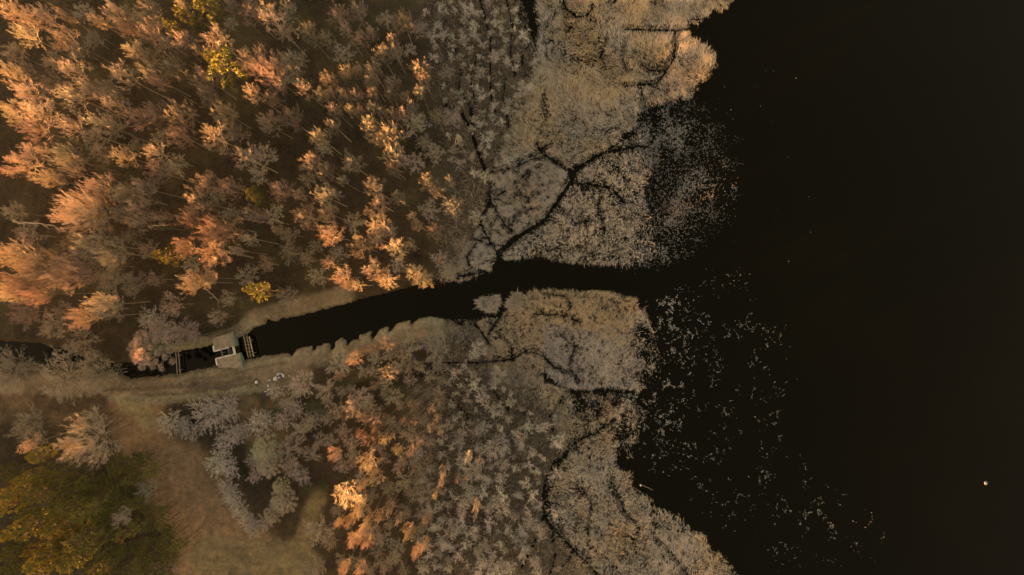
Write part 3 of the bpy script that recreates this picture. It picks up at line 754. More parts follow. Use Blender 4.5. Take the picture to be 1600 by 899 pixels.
SAPL = [(736,16),(790,64),(754,69),(783,81),(772,88),(807,90),(833,99),(750,112),(792,95),(774,34),(818,54),(705,87),(683,40),(725,61),(744,137),(752,150),(771,163),(809,151),(829,136),(818,137),(829,168),(812,179),(783,190),(752,193),(768,208),(761,219),
 (792,214),(790,238),(712,181),(794,172),(779,132),(741,186),(754,176),(740,270),(760,275),(718,255),(745,340),(785,240),(720,222),(700,210),(710,15),(690,12),(725,30),(740,40),
 (710,585),(740,602),(780,585),(706,633),(760,636),(772,644),(798,630),(755,668),(795,656),(825,668),(847,669),(782,671),(807,678),(820,683),(786,689),(871,692),(722,675),(814,693),(813,697),(775,703),(760,705),(745,702),(691,711),(766,718),(786,727),(832,709),
 (849,718),(838,738),(872,743),(783,748),(745,744),(763,751),(822,756),(660,751),(672,733),(733,772),(753,772),(811,775),(832,775),(784,778),(658,780),(721,786),(772,786),(721,801),(763,798),(787,796),(823,800),(868,805),(804,810),(765,818),(721,812),(828,816),
 (665,856),(692,853),(728,852),(686,843),(743,828),(715,825),(794,830),(805,844),(845,837),(757,853),(748,864),(788,862),(781,852),(826,819),(767,883),(784,882),(797,889),(836,880),(752,880),(746,895),(779,897),(817,870),(839,895),(872,892),(742,840),
 (748,545),(740,555),(725,572),(738,585),(700,600),(712,615),(728,625),(690,690),(700,665),(710,655),(705,700),(720,715),(735,735),(700,730),(705,770),(700,790),(690,815),(705,835),(680,825),(672,800),(715,870),(730,885),(700,890),(680,885),(660,890)]
SAPL_LIT = [(731,720),(748,726),(742,791),(742,806)]
SHRUBS = [(262,660,16),(325,650,24),(345,640,20),(358,640,13),(285,668,14),(300,675,12),(350,692,14),(365,680,14),(340,725,18),(355,730,14),(382,672,11),(402,665,15),(415,655,12),(352,760,11),(362,778,12),(372,795,12),(385,815,12),(358,770,10),(395,828,10),(412,820,10),
          (440,660,12),(460,640,14),(430,612,10),(465,610,12),(270,520,14),(250,512,16),(235,500,16),(300,522,11),(395,720,10),(398,745,9),(455,735,12),(470,745,12),(250,530,14),(490,655,12)]
GREEN_SHRUBS = [(490,636,15,'olive-green evergreen bush'),(428,643,9,'small dark green bush'),(478,765,14,'dark green bush'),(210,715,14,'dark green bush'),(505,760,12,'dark olive bush')]

rngT = np.random.default_rng(99)
GT = 'leafless trees of the wood'
def zone(px, py, r):
    if py < 480:
        if px < 200: return 'in the wood upstream'
        if px < 450: return 'in the upper wood'
        return 'in the wood by the reeds'
    if py < 610 and px < 400: return 'by the upstream canal bank'
    if px < 300: return 'by the pine stand'
    return 'in the thicket below'
def look_of(r, f, kind):
    size = 'broad' if r >= 22 else ('slim' if r <= 11 else 'middling')
    lit = 'sunlit orange' if f >= .75 else ('half-lit' if f >= .3 else 'shaded grey')
    if kind == 'r': return f'{size} reddish sunlit tree'
    return f'{size} {lit} bare tree'

def top_for(px, py, r, f, rng, kmin=1.8):
    x, y, _ = W(px, py, 8)
    h = hp_canopy(x, y)
    depth = max(kmin, r * 0.1 * 1.7) + 0.6
    if f > 0: return h + 0.3 + f * depth
    return max(2.6, hp(x, y) - rng.uniform(0.8, 0.36 * h + 0.8))

def put_tree(px, py, r, k, f):
    kind = 'v' if k == 'v' else 'b'
    mat = 2 if k == 'r' else (1 if (f > 0 and rngT.random() < 0.55) else 0)
    if k == 'r': kind = 'v' if rngT.random() < .6 else 'b'
    if r >= 28: kind = 'B'
    top = top_for(px, py, r, f, rngT)
    low_ = py > 480 and px > 400
    plant('young_tree' if low_ else 'leafless_tree', 'tree', kind, px, py, r * ((1.07 if py < 480 else 1.0) if f > 0 else 1.10), top, rngT, mat, place_label(look_of(r, f, k), zone(px, py, r), px, py), 'young trees of the thicket' if low_ else GT)

occupied = []
for t in T_UP + T_LOW:
    put_tree(*t); occupied.append(t[:3])
# lower trees that fill the wood between
WOOD = [(2, 60), (2, 2), (640, 2), (668, 90), (690, 240), (690, 330), (660, 420), (540, 440), (440, 470), (330, 500), (200, 515), (2, 520)]
n_fill = 0
for _ in range(6000):
    if n_fill >= 52: break
    px, py = rngT.uniform(5, 690), rngT.uniform(5, 515)
    if not inside(WOOD, np.array([px]), np.array([py]))[0]: continue
    r = rngT.uniform(11, 19)
    if any((px - a) ** 2 + (py - b) ** 2 < (0.72 * (c + r)) ** 2 for a, b, c in occupied): continue
    put_tree(px, py, r, 'b', 0); occupied.append((px, py, r)); n_fill += 1

THICKET = [(520, 560), (600, 530), (690, 520), (690, 600), (680, 700), (668, 780), (665, 897), (520, 897), (505, 860), (545, 740), (515, 720), (500, 600)]
n_fill = 0
for _ in range(6000):
    if n_fill >= 75: break
    px, py = rngT.uniform(500, 695), rngT.uniform(525, 897)
    if not inside(THICKET, np.array([px]), np.array([py]))[0]: continue
    f = rngT.uniform(.7, .95) if rngT.random() < 0.25 else 0
    r = rngT.uniform(7, 10) if f else rngT.uniform(8, 14)
    if any((px - a) ** 2 + (py - b) ** 2 < (0.66 * (c + r)) ** 2 for a, b, c in occupied): continue
    put_tree(px, py, r, 'b', f); occupied.append((px, py, r)); n_fill += 1

for px, py, r, k, f, lab in WILLOWS:
    top = top_for(px, py, r, f, rngT) - 2.4 if f else 5.2
    plant('willow_tree', 'tree', 'w', px, py, r, top, rngT, 1 if f else 0, lab, 'dense willows')

GP = 'pines'
for px, py, r, f in T_PINE:
    plant('pine_tree', 'pine', 'p', px, py, r * 1.25, top_for(px, py, r, f, rngT) + 2.2, rngT, 0, place_label('yellow-green sunlit pine', 'among the bare trees', px, py), GP)
pocc = []
for px, py, r, f in P_LOW:
    plant('pine_tree', 'pine', 'p', px, py, r * 1.2, top_for(px, py, r, f, rngT) + 2.2, rngT, 0, place_label('pine with yellow sunlit tips', 'in the pine stand', px, py), GP)
    pocc.append((px, py))
STAND = [(0, 735), (70, 745), (150, 750), (215, 705), (240, 740), (235, 790), (272, 790), (280, 850), (262, 899), (0, 899)]
n = 0
for _ in range(4000):
    if n >= 60: break
    px, py = rngT.uniform(2, 282), rngT.uniform(705, 897)
    if not inside(STAND, np.array([px]), np.array([py]))[0]: continue
    if any((px - a) ** 2 + (py - b) ** 2 < 17.0 ** 2 for a, b in pocc): continue
    x, y, _z = W(px, py, 8)
    plant('pine_tree', 'pine', 'p', px, py, rngT.uniform(10, 14), hp(x, y) - rngT.uniform(0.6, 5.5), rngT, 0, place_label('shaded dark green pine', 'in the pine stand', px, py), GP)
    pocc.append((px, py)); n += 1

GS = 'pale saplings of the marsh'
socc = []
def put_sap(px, py, r, top, word='pale bare'):
    where = 'in the upper marsh' if py < 470 else 'in the lower marsh'
    plant('bare_sapling', 'sapling', 's' if rngT.random() < 0.6 else 'b', px, py, r * (0.95 if py < 470 else 1.12), top, rngT, 3, place_label(word + ' sapling', where, px, py), GS, ysc=rngT.uniform(0.7, 1.25))
    socc.append((px, py))
for px, py in SAPL:
    x, y, _z = W(px, py, 3); h = hp(x, y)
    put_sap(px, py, rngT.uniform(6.5, 14), min(h - 0.8, rngT.uniform(2.3, 4.2)))
for px, py in SAPL_LIT:
    x, y, _z = W(px, py, 5); put_sap(px, py, 7.5, hp_canopy(x, y) + 0.5, 'orange-tipped bare')
n = 0
for _ in range(9000):
    if n >= 92: break
    px, py = rngT.uniform(640, 890), rngT.uniform(2, 897)
    A = np.array([px]); B = np.array([py])
    up = inside([(660, 2), (815, 2), (825, 130), (790, 220), (750, 250), (700, 250), (690, 150), (670, 60)], A, B)[0]
    lo = inside([(650, 690), (700, 600), (780, 590), (840, 660), (850, 740), (840, 800), (850, 899), (640, 899), (650, 800)], A, B)[0]
    if not (up or lo): continue
    if any((px - a) ** 2 + (py - b) ** 2 < 13.0 ** 2 for a, b in socc): continue
    if any((px - a) ** 2 + (py - b) ** 2 < (0.8 * c + 5) ** 2 for a, b, c in occupied): continue
    put_sap(px, py, rngT.uniform(4.5, 10.5), rngT.uniform(1.6, 3.2)); n += 1

for px, py, r in SHRUBS:
    plant('shrub', 'shrub', 'h', px, py, r * 1.38, 1.5 + r * 0.1, rngT, 0, place_label('soft grey-brown bare shrub', 'by the clearing' if py > 600 else 'above the canal', px, py), 'bare shrubs')
for px, py, r, lab in GREEN_SHRUBS:
    plant('evergreen_bush', 'bush', 'h', px, py, r, 1.5 + r * 0.1, rngT, 1, place_label(lab, 'in the thicket' if px > 300 else 'by the pine stand', px, py), 'evergreen bushes')

# ------------------------------------------------------------------ reeds, sedge, litter: uncountable
def reed_patch(n, poly, accept, hmin, hmax, lean, w, colour, rng, flat=None, z0=-0.15, spreadv=0.5, wind=None):
    P = np.asarray(poly, float)
    lo = P.min(0); hi = P.max(0)
    lo = np.maximum(lo, [560, -120]); hi = np.minimum(hi, [1600, 1020])
    A = (hi - lo).prod()
    X = rng.uniform(lo[0], hi[0], n); Y = rng.uniform(lo[1], hi[1], n)
    k = inside(P, X, Y); X, Y = X[k], Y[k]
    k = rng.random(len(X)) < accept(X, Y); X, Y = X[k], Y[k]
    keep = np.ones(len(X), bool); low = np.ones(len(X))
    for pts, cw in CHANNELS:
        xs = [p[0] for p in pts]; ys = [p[1] for p in pts]
        bb = (X > min(xs) - 14) & (X < max(xs) + 14) & (Y > min(ys) - 14) & (Y < max(ys) + 14)
        if bb.any():
            dd = dist_line(pts, X[bb], Y[bb]) + (fbm(X[bb] / 6, Y[bb] / 6, 15) - 0.5) * 4
            keep[np.where(bb)[0][dd < cw * 0.6 + 0.15]] = False
            low[np.where(bb)[0][dd < cw + 4.0]] = 0.45
    X, Y = X[keep], Y[keep]; low = low[keep]
    N = len(X)
    x, y, _ = W(X, Y, 0.6)
    h = rng.uniform(hmin, hmax, N) * (0.8 + 0.4 * fbm(X / 25, Y / 25, 8)) * low
    a = (fbm(X / 70, Y / 70, 3) * 3.2 + fbm(X / 16, Y / 16, 13) * 2.2 - 1.2) * 2.0 if wind is None else wind(X, Y)
    dx = np.cos(a) * lean + rng.normal(0, spreadv, N); dy = np.sin(a) * lean + rng.normal(0, spreadv, N)
    p0 = np.c_[x, y, np.full(N, z0)]
    p2 = np.c_[x + dx * h, y + dy * h, h]
    p1 = p0 * 0.5 + p2 * 0.5; p1[:, 2] += 0.22 * h
    if flat:                                            # leaves and stems afloat
        L = rng.uniform(*flat, N); a = rng.uniform(0, 6.283, N)
        p0 = np.c_[x, y, np.full(N, 0.004)]; p2 = p0 + np.c_[np.cos(a) * L, np.sin(a) * L, h]; p1 = p0 * 0.5 + p2 * 0.5
        u = np.c_[-np.sin(a), np.cos(a), np.zeros(N)] * (w * rng.uniform(0.7, 1.3, N))[:, None]
        V = np.stack([p0 - u * 0.5, p0 + u * 0.5, p1 - u, p1 + u, p2], 1).reshape(-1, 3)
        b = np.arange(N)[:, None] * 5
        F = np.concatenate([b + np.array([[0, 1, 3]]), b + np.array([[0, 3, 2]]), b + np.array([[2, 3, 4]])])
    else:
        V, F = blades(p0, p1, p2, w * rng.uniform(0.7, 1.3, N), rng)
    c = colour(X, Y, rng)
    return V, F, np.repeat(c, 5, axis=0)

def mixcol(c1, c2, scale, seed, jitter=0.25):
    c1 = np.array(c1); c2 = np.array(c2)
    def f(X, Y, rng):
        t = smooth(0.3, 0.7, fbm(X / scale, Y / scale, seed))[:, None]
        return ((c1 * (1 - t) + c2 * t) * rng.uniform(1 - jitter, 1 + jitter, (len(X), 1))).clip(0.02, 0.8)
    return f
def stuff(name, label, cat, parts, mat):
    V = []; F = []; Cc = []; n_ = 0
    for v, f, c in parts:
        V.append(v); F.append(f + n_); Cc.append(c); n_ += len(v)
    o = obj(name, make_mesh(name, np.concatenate(V), np.concatenate(F), np.concatenate(Cc)), M[mat])
    return tag(o, label, cat, kind='stuff')

rr = np.random.default_rng(5)
GOLD, GREY, BUFF = (0.56, 0.425, 0.265), (0.51, 0.435, 0.345), (0.46, 0.36, 0.255)
def acc(base, scale, seed, lo=0.35, hi=0.6, amount=1.0, fine=3.0, least=0.16):
    def f(X, Y):
        t = smooth(lo, hi, fbm(X / scale, Y / scale, seed)) * amount + (1 - amount)
        g = smooth(0.32, 0.55, vnoise(X / fine, Y / fine, seed + 3))
        return base * t * (least + (1 - least) * g)
    return f
edge = lambda P, w: (lambda X, Y: smooth(0, w, dist_line(P, X, Y, True) + (fbm(X / 9, Y / 9, 77, 4) - 0.52) * 20))
def both(a, b): return lambda X, Y: a(X, Y) * b(X, Y)

# reeds of the upper shore
dark_patch = lambda X, Y: 1 - 0.5 * np.exp(-(((X - 925) / 35) ** 2 + ((Y - 98) / 20) ** 2)) - 0.35 * np.exp(-(((X - 1000) / 40) ** 2 + ((Y - 45) / 20) ** 2))
parts = [
    reed_patch(420000, REED_GOLD, both(both(acc(1.0, 30, 40, 0.2, 0.5, 0.4, least=0.45), dark_patch), edge(REED_GOLD, 14)), 0.5, 0.9, 0.60, 0.021, mixcol(GOLD, GREY, 70, 60), rr, spreadv=0.35),
    reed_patch(170000, REED_LEFT, acc(1.0, 20, 41, 0.2, 0.5, 0.4, 4.0), 0.35, 0.65, 0.50, 0.020, mixcol(BUFF, GREY, 50, 61), rr, spreadv=0.45),
    reed_patch(150000, REED_SPECK, both(acc(0.8, 12, 42, 0.38, 0.62, 0.6, 2.6), lambda X, Y: 1 - 0.65 * smooth(940, 1030, X)), 0.25, 0.55, 0.4, 0.022, mixcol(GREY, (0.50, 0.44, 0.36), 40, 62), rr, spreadv=0.6),
    reed_patch(220000, REED_WIDE, both(both(acc(0.45, 18, 43, 0.40, 0.72, 0.85, 2.2), edge(REED_WIDE, 40)), lambda X, Y: smooth(975, 1010, X + 15 * smooth(230, 320, Y)) * (1 - 0.8 * smooth(1030, 1150, X)) - 0.9 * np.exp(-(((X - 1025) / 24) ** 2 + ((Y - 180) / 15) ** 2))), 0.02, 0.08, 0.2, 0.028, mixcol((0.13, 0.122, 0.108), (0.085, 0.08, 0.073), 40, 63), rr, spreadv=0.45, flat=(0.12, 0.30)),
]
stuff('reed_bed', 'pale gold and grey reed bed above the canal mouth', 'reeds', parts, 'reed')
parts = [
    reed_patch(150000, REED_S1, both(acc(0.95, 22, 44, 0.2, 0.5, 0.5), lambda X, Y: (1 - 0.9 * smooth(960, 1005, X + (fbm(X / 12, Y / 12, 91) - 0.5) * 60)) * smooth(0, 8, Y - 450 + (fbm(X / 10, Y / 10, 92) - 0.45) * 16)), 0.4, 0.75, 0.5, 0.020, mixcol(GOLD, BUFF, 50, 64), rr, spreadv=0.4),
    reed_patch(60000, REED_S4, both(acc(0.9, 14, 49, 0.38, 0.64, 0.9, 2.6), edge(REED_S4, 14)), 0.25, 0.6, 0.35, 0.022, mixcol(GREY, BUFF, 40, 65), rr, spreadv=0.35),
    reed_patch(140000, REED_S2, both(acc(0.8, 12, 45, 0.36, 0.6, 0.6, 2.6), lambda X, Y: 1 - 0.97 * smooth(940, 1032, X + (fbm(X / 12, Y / 12, 90) - 0.5) * 90)), 0.25, 0.55, 0.4, 0.022, mixcol(GREY, (0.45, 0.37, 0.31), 40, 65), rr, spreadv=0.6),
    reed_patch(520000, REED_S3, both(acc(0.95, 24, 46, 0.25, 0.55, 0.5), edge(REED_S3, 16)), 0.4, 0.8, 0.55, 0.020, mixcol(GOLD, GREY, 60, 66), rr, spreadv=0.45),
    reed_patch(4500, ISLET_1, acc(0.9, 8, 47, 0.3, 0.5, 0.6, 4.0), 0.7, 1.2, 0.2, 0.03, mixcol(GREY, GREY, 50, 67), rr, spreadv=0.3),
    reed_patch(3500, ISLET_2, acc(0.95, 14, 48, 0.2, 0.5, 0.4), 0.9, 1.4, 0.25, 0.03, mixcol(BUFF, GREY, 50, 68), rr, spreadv=0.25),
]
stuff('reed_bed', 'buff and grey reed bed along the shore below the canal mouth', 'reeds', parts, 'reed')
# thin stubble standing in the open water
parts = [
    reed_patch(150000, LAKE_THIN, lambda X, Y: 0.75 * smooth(0.42, 0.70, fbm(X / 20, Y / 20, 50)) * smooth(0.60, 0.9, vnoise(X / 4.0, Y / 4.0, 51)) * smooth(0, 70, dist_line(LAKE_THIN, X, Y, True)), 0.01, 0.04, 0.4, 0.026, mixcol((0.15, 0.142, 0.128), (0.23, 0.215, 0.19), 40, 69), rr, spreadv=0.6, flat=(0.08, 0.20)),
    reed_patch(60000, LAKE_NEAR, lambda X, Y: 0.7 * smooth(0.45, 0.68, fbm(X / 13, Y / 13, 52)) * smooth(0.45, 0.8, vnoise(X / 4, Y / 4, 53)) * smooth(0, 30, dist_line(LAKE_NEAR, X, Y, True)), 0.02, 0.10, 0.35, 0.028, mixcol((0.18, 0.168, 0.148), (0.27, 0.247, 0.215), 40, 70), rr, spreadv=0.5, flat=(0.10, 0.26)),
    reed_patch(9000, [(1090, 60), (1220, 60), (1300, 250), (1300, 420), (1130, 400), (1140, 250)], lambda X, Y: 0.10 * smooth(0.55, 0.7, fbm(X / 14, Y / 14, 54)) * smooth(0.6, 0.9, vnoise(X / 5, Y / 5, 55)), 0.01, 0.04, 0.4, 0.03, mixcol((0.14, 0.13, 0.11), (0.2, 0.18, 0.15), 40, 71), rr, spreadv=0.6, flat=(0.08, 0.2)),
]
stuff('reed_stubble', 'scattered dead reed stubble in the open dark water', 'reeds', parts, 'reed')
# brown sedge under the saplings
parts = [
    reed_patch(120000, MARSH, both(acc(0.8, 16, 56, 0.3, 0.55, 0.6), lambda X, Y: smooth(640, 700, X + 0 * Y)), 0.35, 0.9, 0.3, 0.026, mixcol((0.22, 0.165, 0.115), (0.30, 0.23, 0.16), 30, 72, 0.4), rr, spreadv=0.5, z0=0.05),
    reed_patch(190000, MARSH_S, both(acc(0.8, 16, 57, 0.3, 0.55, 0.6), lambda X, Y: smooth(620, 690, X + 0 * Y)), 0.35, 0.9, 0.3, 0.026, mixcol((0.22, 0.165, 0.115), (0.30, 0.235, 0.17), 30, 73, 0.4), rr, spreadv=0.5, z0=0.05),
]
stuff('sedge', 'brown matted sedge under the marsh saplings', 'sedge', parts, 'litter')

# brushwood and dead stems on the forest floor
def brush(n, rng):
    X = rng.uniform(-60, 700, n); Y = rng.uniform(-60, 960, n)
    dens = smooth(0.38, 0.62, fbm(X / 30, Y / 30, 80))
    land = sample(R_LANDB, X, Y)
    clear = np.ones(n)
    for pts, w, s, col, amt in STROKES[1:13]:
        clear = np.minimum(clear, smooth(w * 0.6, w + s, dist_line(pts, X, Y)))
    k = (rng.random(n) < dens * land * (0.22 + 0.78 * clear)) & ~inside(CANAL, X, Y) & (dist_line(CANAL, X, Y, True) > 5)
    X, Y = X[k], Y[k]; N = len(X)
    x, y, _ = W(X, Y, 0.9)
    g = ground_h(X, Y, False)
    a = rng.uniform(0, 6.283, N); ln = rng.uniform(0.25, 1.1, N)
    el = rng.uniform(0.15, 1.2, N)
    p0 = np.c_[x, y, g - 0.03]
    p2 = p0 + np.c_[np.cos(a) * np.cos(el), np.sin(a) * np.cos(el), np.sin(el)] * ln[:, None]
    V, F = spikes(p0, p2, rng.uniform(0.010, 0.022, N), rng)
    t = fbm(X / 60, Y / 60, 81)[:, None]
    c = (np.array([0.12, 0.087, 0.053]) * t + np.array([0.075, 0.056, 0.032]) * (1 - t)) * rng.uniform(0.6, 1.4, (N, 1))
    return V, F, np.repeat(c, 3, axis=0)
stuff('undergrowth', 'brown brushwood and dead stems on the forest floor', 'undergrowth', [brush(420000, np.random.default_rng(15))], 'litter')

def tufts(rng):
    X = rng.uniform(150, 720, 160000); Y = rng.uniform(480, 900, 160000)
    ok = np.zeros(len(X), bool)
    for i in (3, 4, 6, 8, 9, 10, 17):
        pts, w, s, col, amt = STROKES[i]
        ok |= dist_line(pts, X, Y) < w + s * 0.4
    k = ok & ~inside(CANAL, X, Y) & (dist_line(CANAL, X, Y, True) > 0.5) & (rng.random(len(X)) < 0.2 + 0.8 * smooth(0.4, 0.6, fbm(X / 10, Y / 10, 84)))
    X, Y = X[k], Y[k]; N = len(X)
    x, y, _ = W(X, Y, 0.9); g = ground_h(X, Y)
    p0 = np.c_[x, y, g - 0.02]; p2 = p0 + np.c_[rng.normal(0, 0.14, (N, 2)), rng.uniform(0.06, 0.26, N)]
    V, F = spikes(p0, p2, rng.uniform(0.015, 0.03, N), rng)
    c = np.array([[0.20, 0.16, 0.095]]) * rng.uniform(0.6, 1.35, (N, 1))
    return V, F, np.repeat(c, 3, axis=0)
stuff('grass', 'short olive grass on the canal verges and clearing', 'grass', [tufts(np.random.default_rng(16))], 'litter')

# ------------------------------------------------------------------ the sluice and what stands by it
def Wp(pts, z): return [W(px, py, z)[:2] for px, py in pts]
ZS = 1.35
sl = empty('canal_sluice', (*W(354, 552, 0)[:2], 0))
tag(sl, 'small concrete canal sluice with two pale-edged slabs and algae-green walls', 'sluice')
def slpart(mb, name, mat):
    o = mb.build(name, M[mat]); o.parent = sl; o.matrix_parent_inverse = sl.matrix_basis.inverted()
    o.location = (0, 0, 0); return o
bpy.context.view_layer.update()
sl_inv = None
def abs_part(mb, name, mat, root):
    o = mb.build(name, M[mat]); o.parent = root
    o.location = (-root.location.x, -root.location.y, -root.location.z)
    return o
UP = [(332, 529), (334.6, 549.5), (357, 543.5), (366.5, 541.6), (362, 519)]
LO = [(337, 560.5), (340.5, 575), (376.5, 574.5), (373, 552), (368.5, 552.6), (361, 555)]
for P in (UP, LO):
    m = MB(); m.prism(Wp(P, ZS), -0.9, ZS, 0.05); abs_part(m, 'slab', 'concrete', sl)
def coping(a, b, w=0.20, z=ZS + 0.05, name='coping', mat='coping', h=0.14):
    m = MB(); m.beam(W(*a, z), W(*b, z), w, h); return abs_part(m, name, mat, sl)
coping((334.6, 549.3), (357, 543.3)); coping((333.2, 540.5), (334.6, 549.8)); coping((337.0, 560.8), (361, 555.2)); coping((337.2, 561), (339.2, 571)); coping((361.5, 555), (368.5, 552.8), 0.16)
# downstream walls, green with algae
for a, b in (((361.8, 518), (366.8, 541)), ((373, 551.8), (377, 575.5))):
    m = MB()
    (ax0, ay0, _), (bx0, by0, _) = W(*a, ZS), W(*b, ZS)
    w = 0.10
    V = [(ax0, ay0, ZS + .04), (bx0, by0, ZS + .04), (bx0 + w, by0, ZS + .04), (ax0 + w, ay0, ZS + .04),
         (ax0, ay0, 0.5), (bx0, by0, -0.9), (bx0 + 0.20, by0, -0.9), (ax0 + 0.12, ay0, 0.5)]
    m.add(np.array(V), [[0, 1, 2, 3], [4, 7, 6, 5], [0, 4, 5, 1], [3, 2, 6, 7], [1, 5, 6, 2], [0, 3, 7, 4]])
    abs_part(m, 'wing_wall', 'algae', sl)
# gate, its frame and the little deck over it
m = MB(); m.beam(W(359.5, 543.5, 0.3), W(361.5, 554, 0.3), 0.10, 1.7); gate = abs_part(m, 'gate_board', 'steel', sl)
for p in ((357.8, 543.0), (360.2, 554.6)):
    m = MB(); m.beam(W(*p, -0.6), (W(*p, -0.6)[0], W(*p, -0.6)[1], 2.3), 0.16, 0.16); abs_part(m, 'gate_post', 'coping', sl)
m = MB(); a_ = W(357.8, 543.0, -0.6); b_ = W(360.2, 554.6, -0.6)
m.beam((a_[0], a_[1], 2.3), (b_[0], b_[1], 2.3), 0.12, 0.14); abs_part(m, 'head_beam', 'steel', sl)
m = MB(); m.beam(((a_[0] + b_[0]) / 2, (a_[1] + b_[1]) / 2, 1.0), ((a_[0] + b_[0]) / 2, (a_[1] + b_[1]) / 2, 2.55), 0.06, 0.06); abs_part(m, 'spindle', 'steel', sl)
for k in range(3):
    m = MB(); m.beam(W(363.2 + k * 1.35, 542.2 - 0.2 * k, ZS + 0.12), W(365.4 + k * 1.35, 553.6 - 0.2 * k, ZS + 0.12), 0.12, 0.05); abs_part(m, 'deck_plank', 'deck', sl)

for pts in ([(362.5, 520.5), (366.3, 540.5)], [(372.6, 553.5), (375.8, 573.5)]):
    (x0, y0, _), (x1, y1, _) = W(*pts[0], ZS), W(*pts[1], ZS)
    m = MB()
    for zz in (ZS + 0.5, ZS + 0.95): m.beam((x0, y0, zz), (x1, y1, zz), 0.03, 0.03)
    rl = abs_part(m, 'railing', 'log', sl)
    for t in (0.03, 0.5, 0.97):
        m = MB(); m.beam((x0 + (x1 - x0) * t, y0 + (y1 - y0) * t, ZS), (x0 + (x1 - x0) * t, y0 + (y1 - y0) * t, ZS + 1.0), 0.06, 0.06)
        q = m.build('post', M['log']); q.parent = rl

def crossing(name, label, lines, z, w, h, posts, cat):
    c = empty(name, (*W(*lines[0][0], 0)[:2], 0))
    tag(c, label, cat)
    for a, b, mat in lines:
        m = MB(); m.beam(W(*a, z), W(*b, z), w, h); abs_part(m, 'beam', mat, c)
    for p in posts:
        x, y, _ = W(*p, z); m = MB(); m.beam((x, y, -0.9), (x, y, z + 0.12), 0.12, 0.12); abs_part(m, 'post', 'timber', c)
    return c
b1 = crossing('footbridge', 'narrow timber footbridge of three beams just downstream of the sluice',
         [((380.5, 524), (388, 559), 'timber'), ((385.5, 524), (392, 558.5), 'timber'), ((389.5, 526), (396.5, 557.5), 'log')], 1.1, 0.13, 0.14,
         [(382.3, 532), (386.6, 552), (390.8, 532), (395.4, 552)], 'bridge')
for t in np.linspace(0.1, 0.9, 6):
    m = MB(); a = (380.5 + 7.5 * t, 524 + 35 * t); b = (389.5 + 7 * t, 526 + 31.5 * t)
    m.beam(W(*a, 1.0), W(*b, 1.0), 0.10, 0.06); abs_part(m, 'cross_tie', 'timber', b1)
b2 = crossing('debris_boom', 'pair of slim timber beams across the canal upstream of the sluice',
         [((274.5, 549), (277.5, 587), 'timber'), ((278.5, 548), (282, 586), 'timber')], 0.9, 0.12, 0.12, [(275.2, 557), (276.8, 578), (279.2, 556), (281.2, 578)], 'boom')

def rail_fence(pts, label, spacing=1.5, z=1.7):
    f = empty('rail_fence', (*W(*pts[0], 0.9)[:2], 0.85))
    tag(f, label, 'fence')
    for (a, b) in zip(pts[:-1], pts[1:]):
        for zz in (1.25, z):
            m = MB(); m.beam(W(*a, zz), W(*b, zz), 0.06, 0.10); abs_part(m, 'rail', 'timber', f)
        L = math.hypot(b[0] - a[0], b[1] - a[1]) * 0.1; n_ = max(1, int(L / spacing))
        for i in range(n_ + 1):
            t = i / n_; x, y, _ = W(a[0] + (b[0] - a[0]) * t, a[1] + (b[1] - a[1]) * t, 1.2)
            m = MB(); m.beam((x, y, 0.5), (x, y, z + 0.12), 0.11, 0.11); abs_part(m, 'post', 'timber', f)
    return f
rail_fence([(290, 530), (330, 520.5), (376, 510.5)], 'weathered timber rail fence along the bank above the sluice')
rail_fence([(376.6, 511.5), (381, 524)], 'short timber rail fence running down to the footbridge')

# rubble blocks beside the track
def rock(px, py, rx, ry, rot, label, mat='stone', h=0.5, seed=0):
    rng = np.random.default_rng(seed)
    t = (1 + 5 ** .5) / 2
    me = bpy.data.meshes.new('rubble')
    import bmesh
    bm = bmesh.new(); bmesh.ops.create_icosphere(bm, subdivisions=2, radius=1.0)
    dirs = rng.normal(size=(7, 3)); dirs /= np.linalg.norm(dirs, axis=1, keepdims=True); lim = rng.uniform(0.45, 0.78, 7)
    for v in bm.verts:
        p = np.array(v.co)
        for d, l in zip(dirs, lim):
            e = p @ d
            if e > l: p = p - d * (e - l)
        v.co = p + rng.normal(0, 0.02, 3)
    bm.to_mesh(me); bm.free()
    x, y, _ = W(px, py, 0.9); g = gz_at(x, y)
    o = obj('rubble_block', me, M[mat], None, (x, y, g + h * 0.28))
    o.scale = (rx * 0.105, ry * 0.105, h); o.rotation_euler = (0, 0, rot)
    return tag(o, label, 'rubble', 'pale rubble blocks by the track')
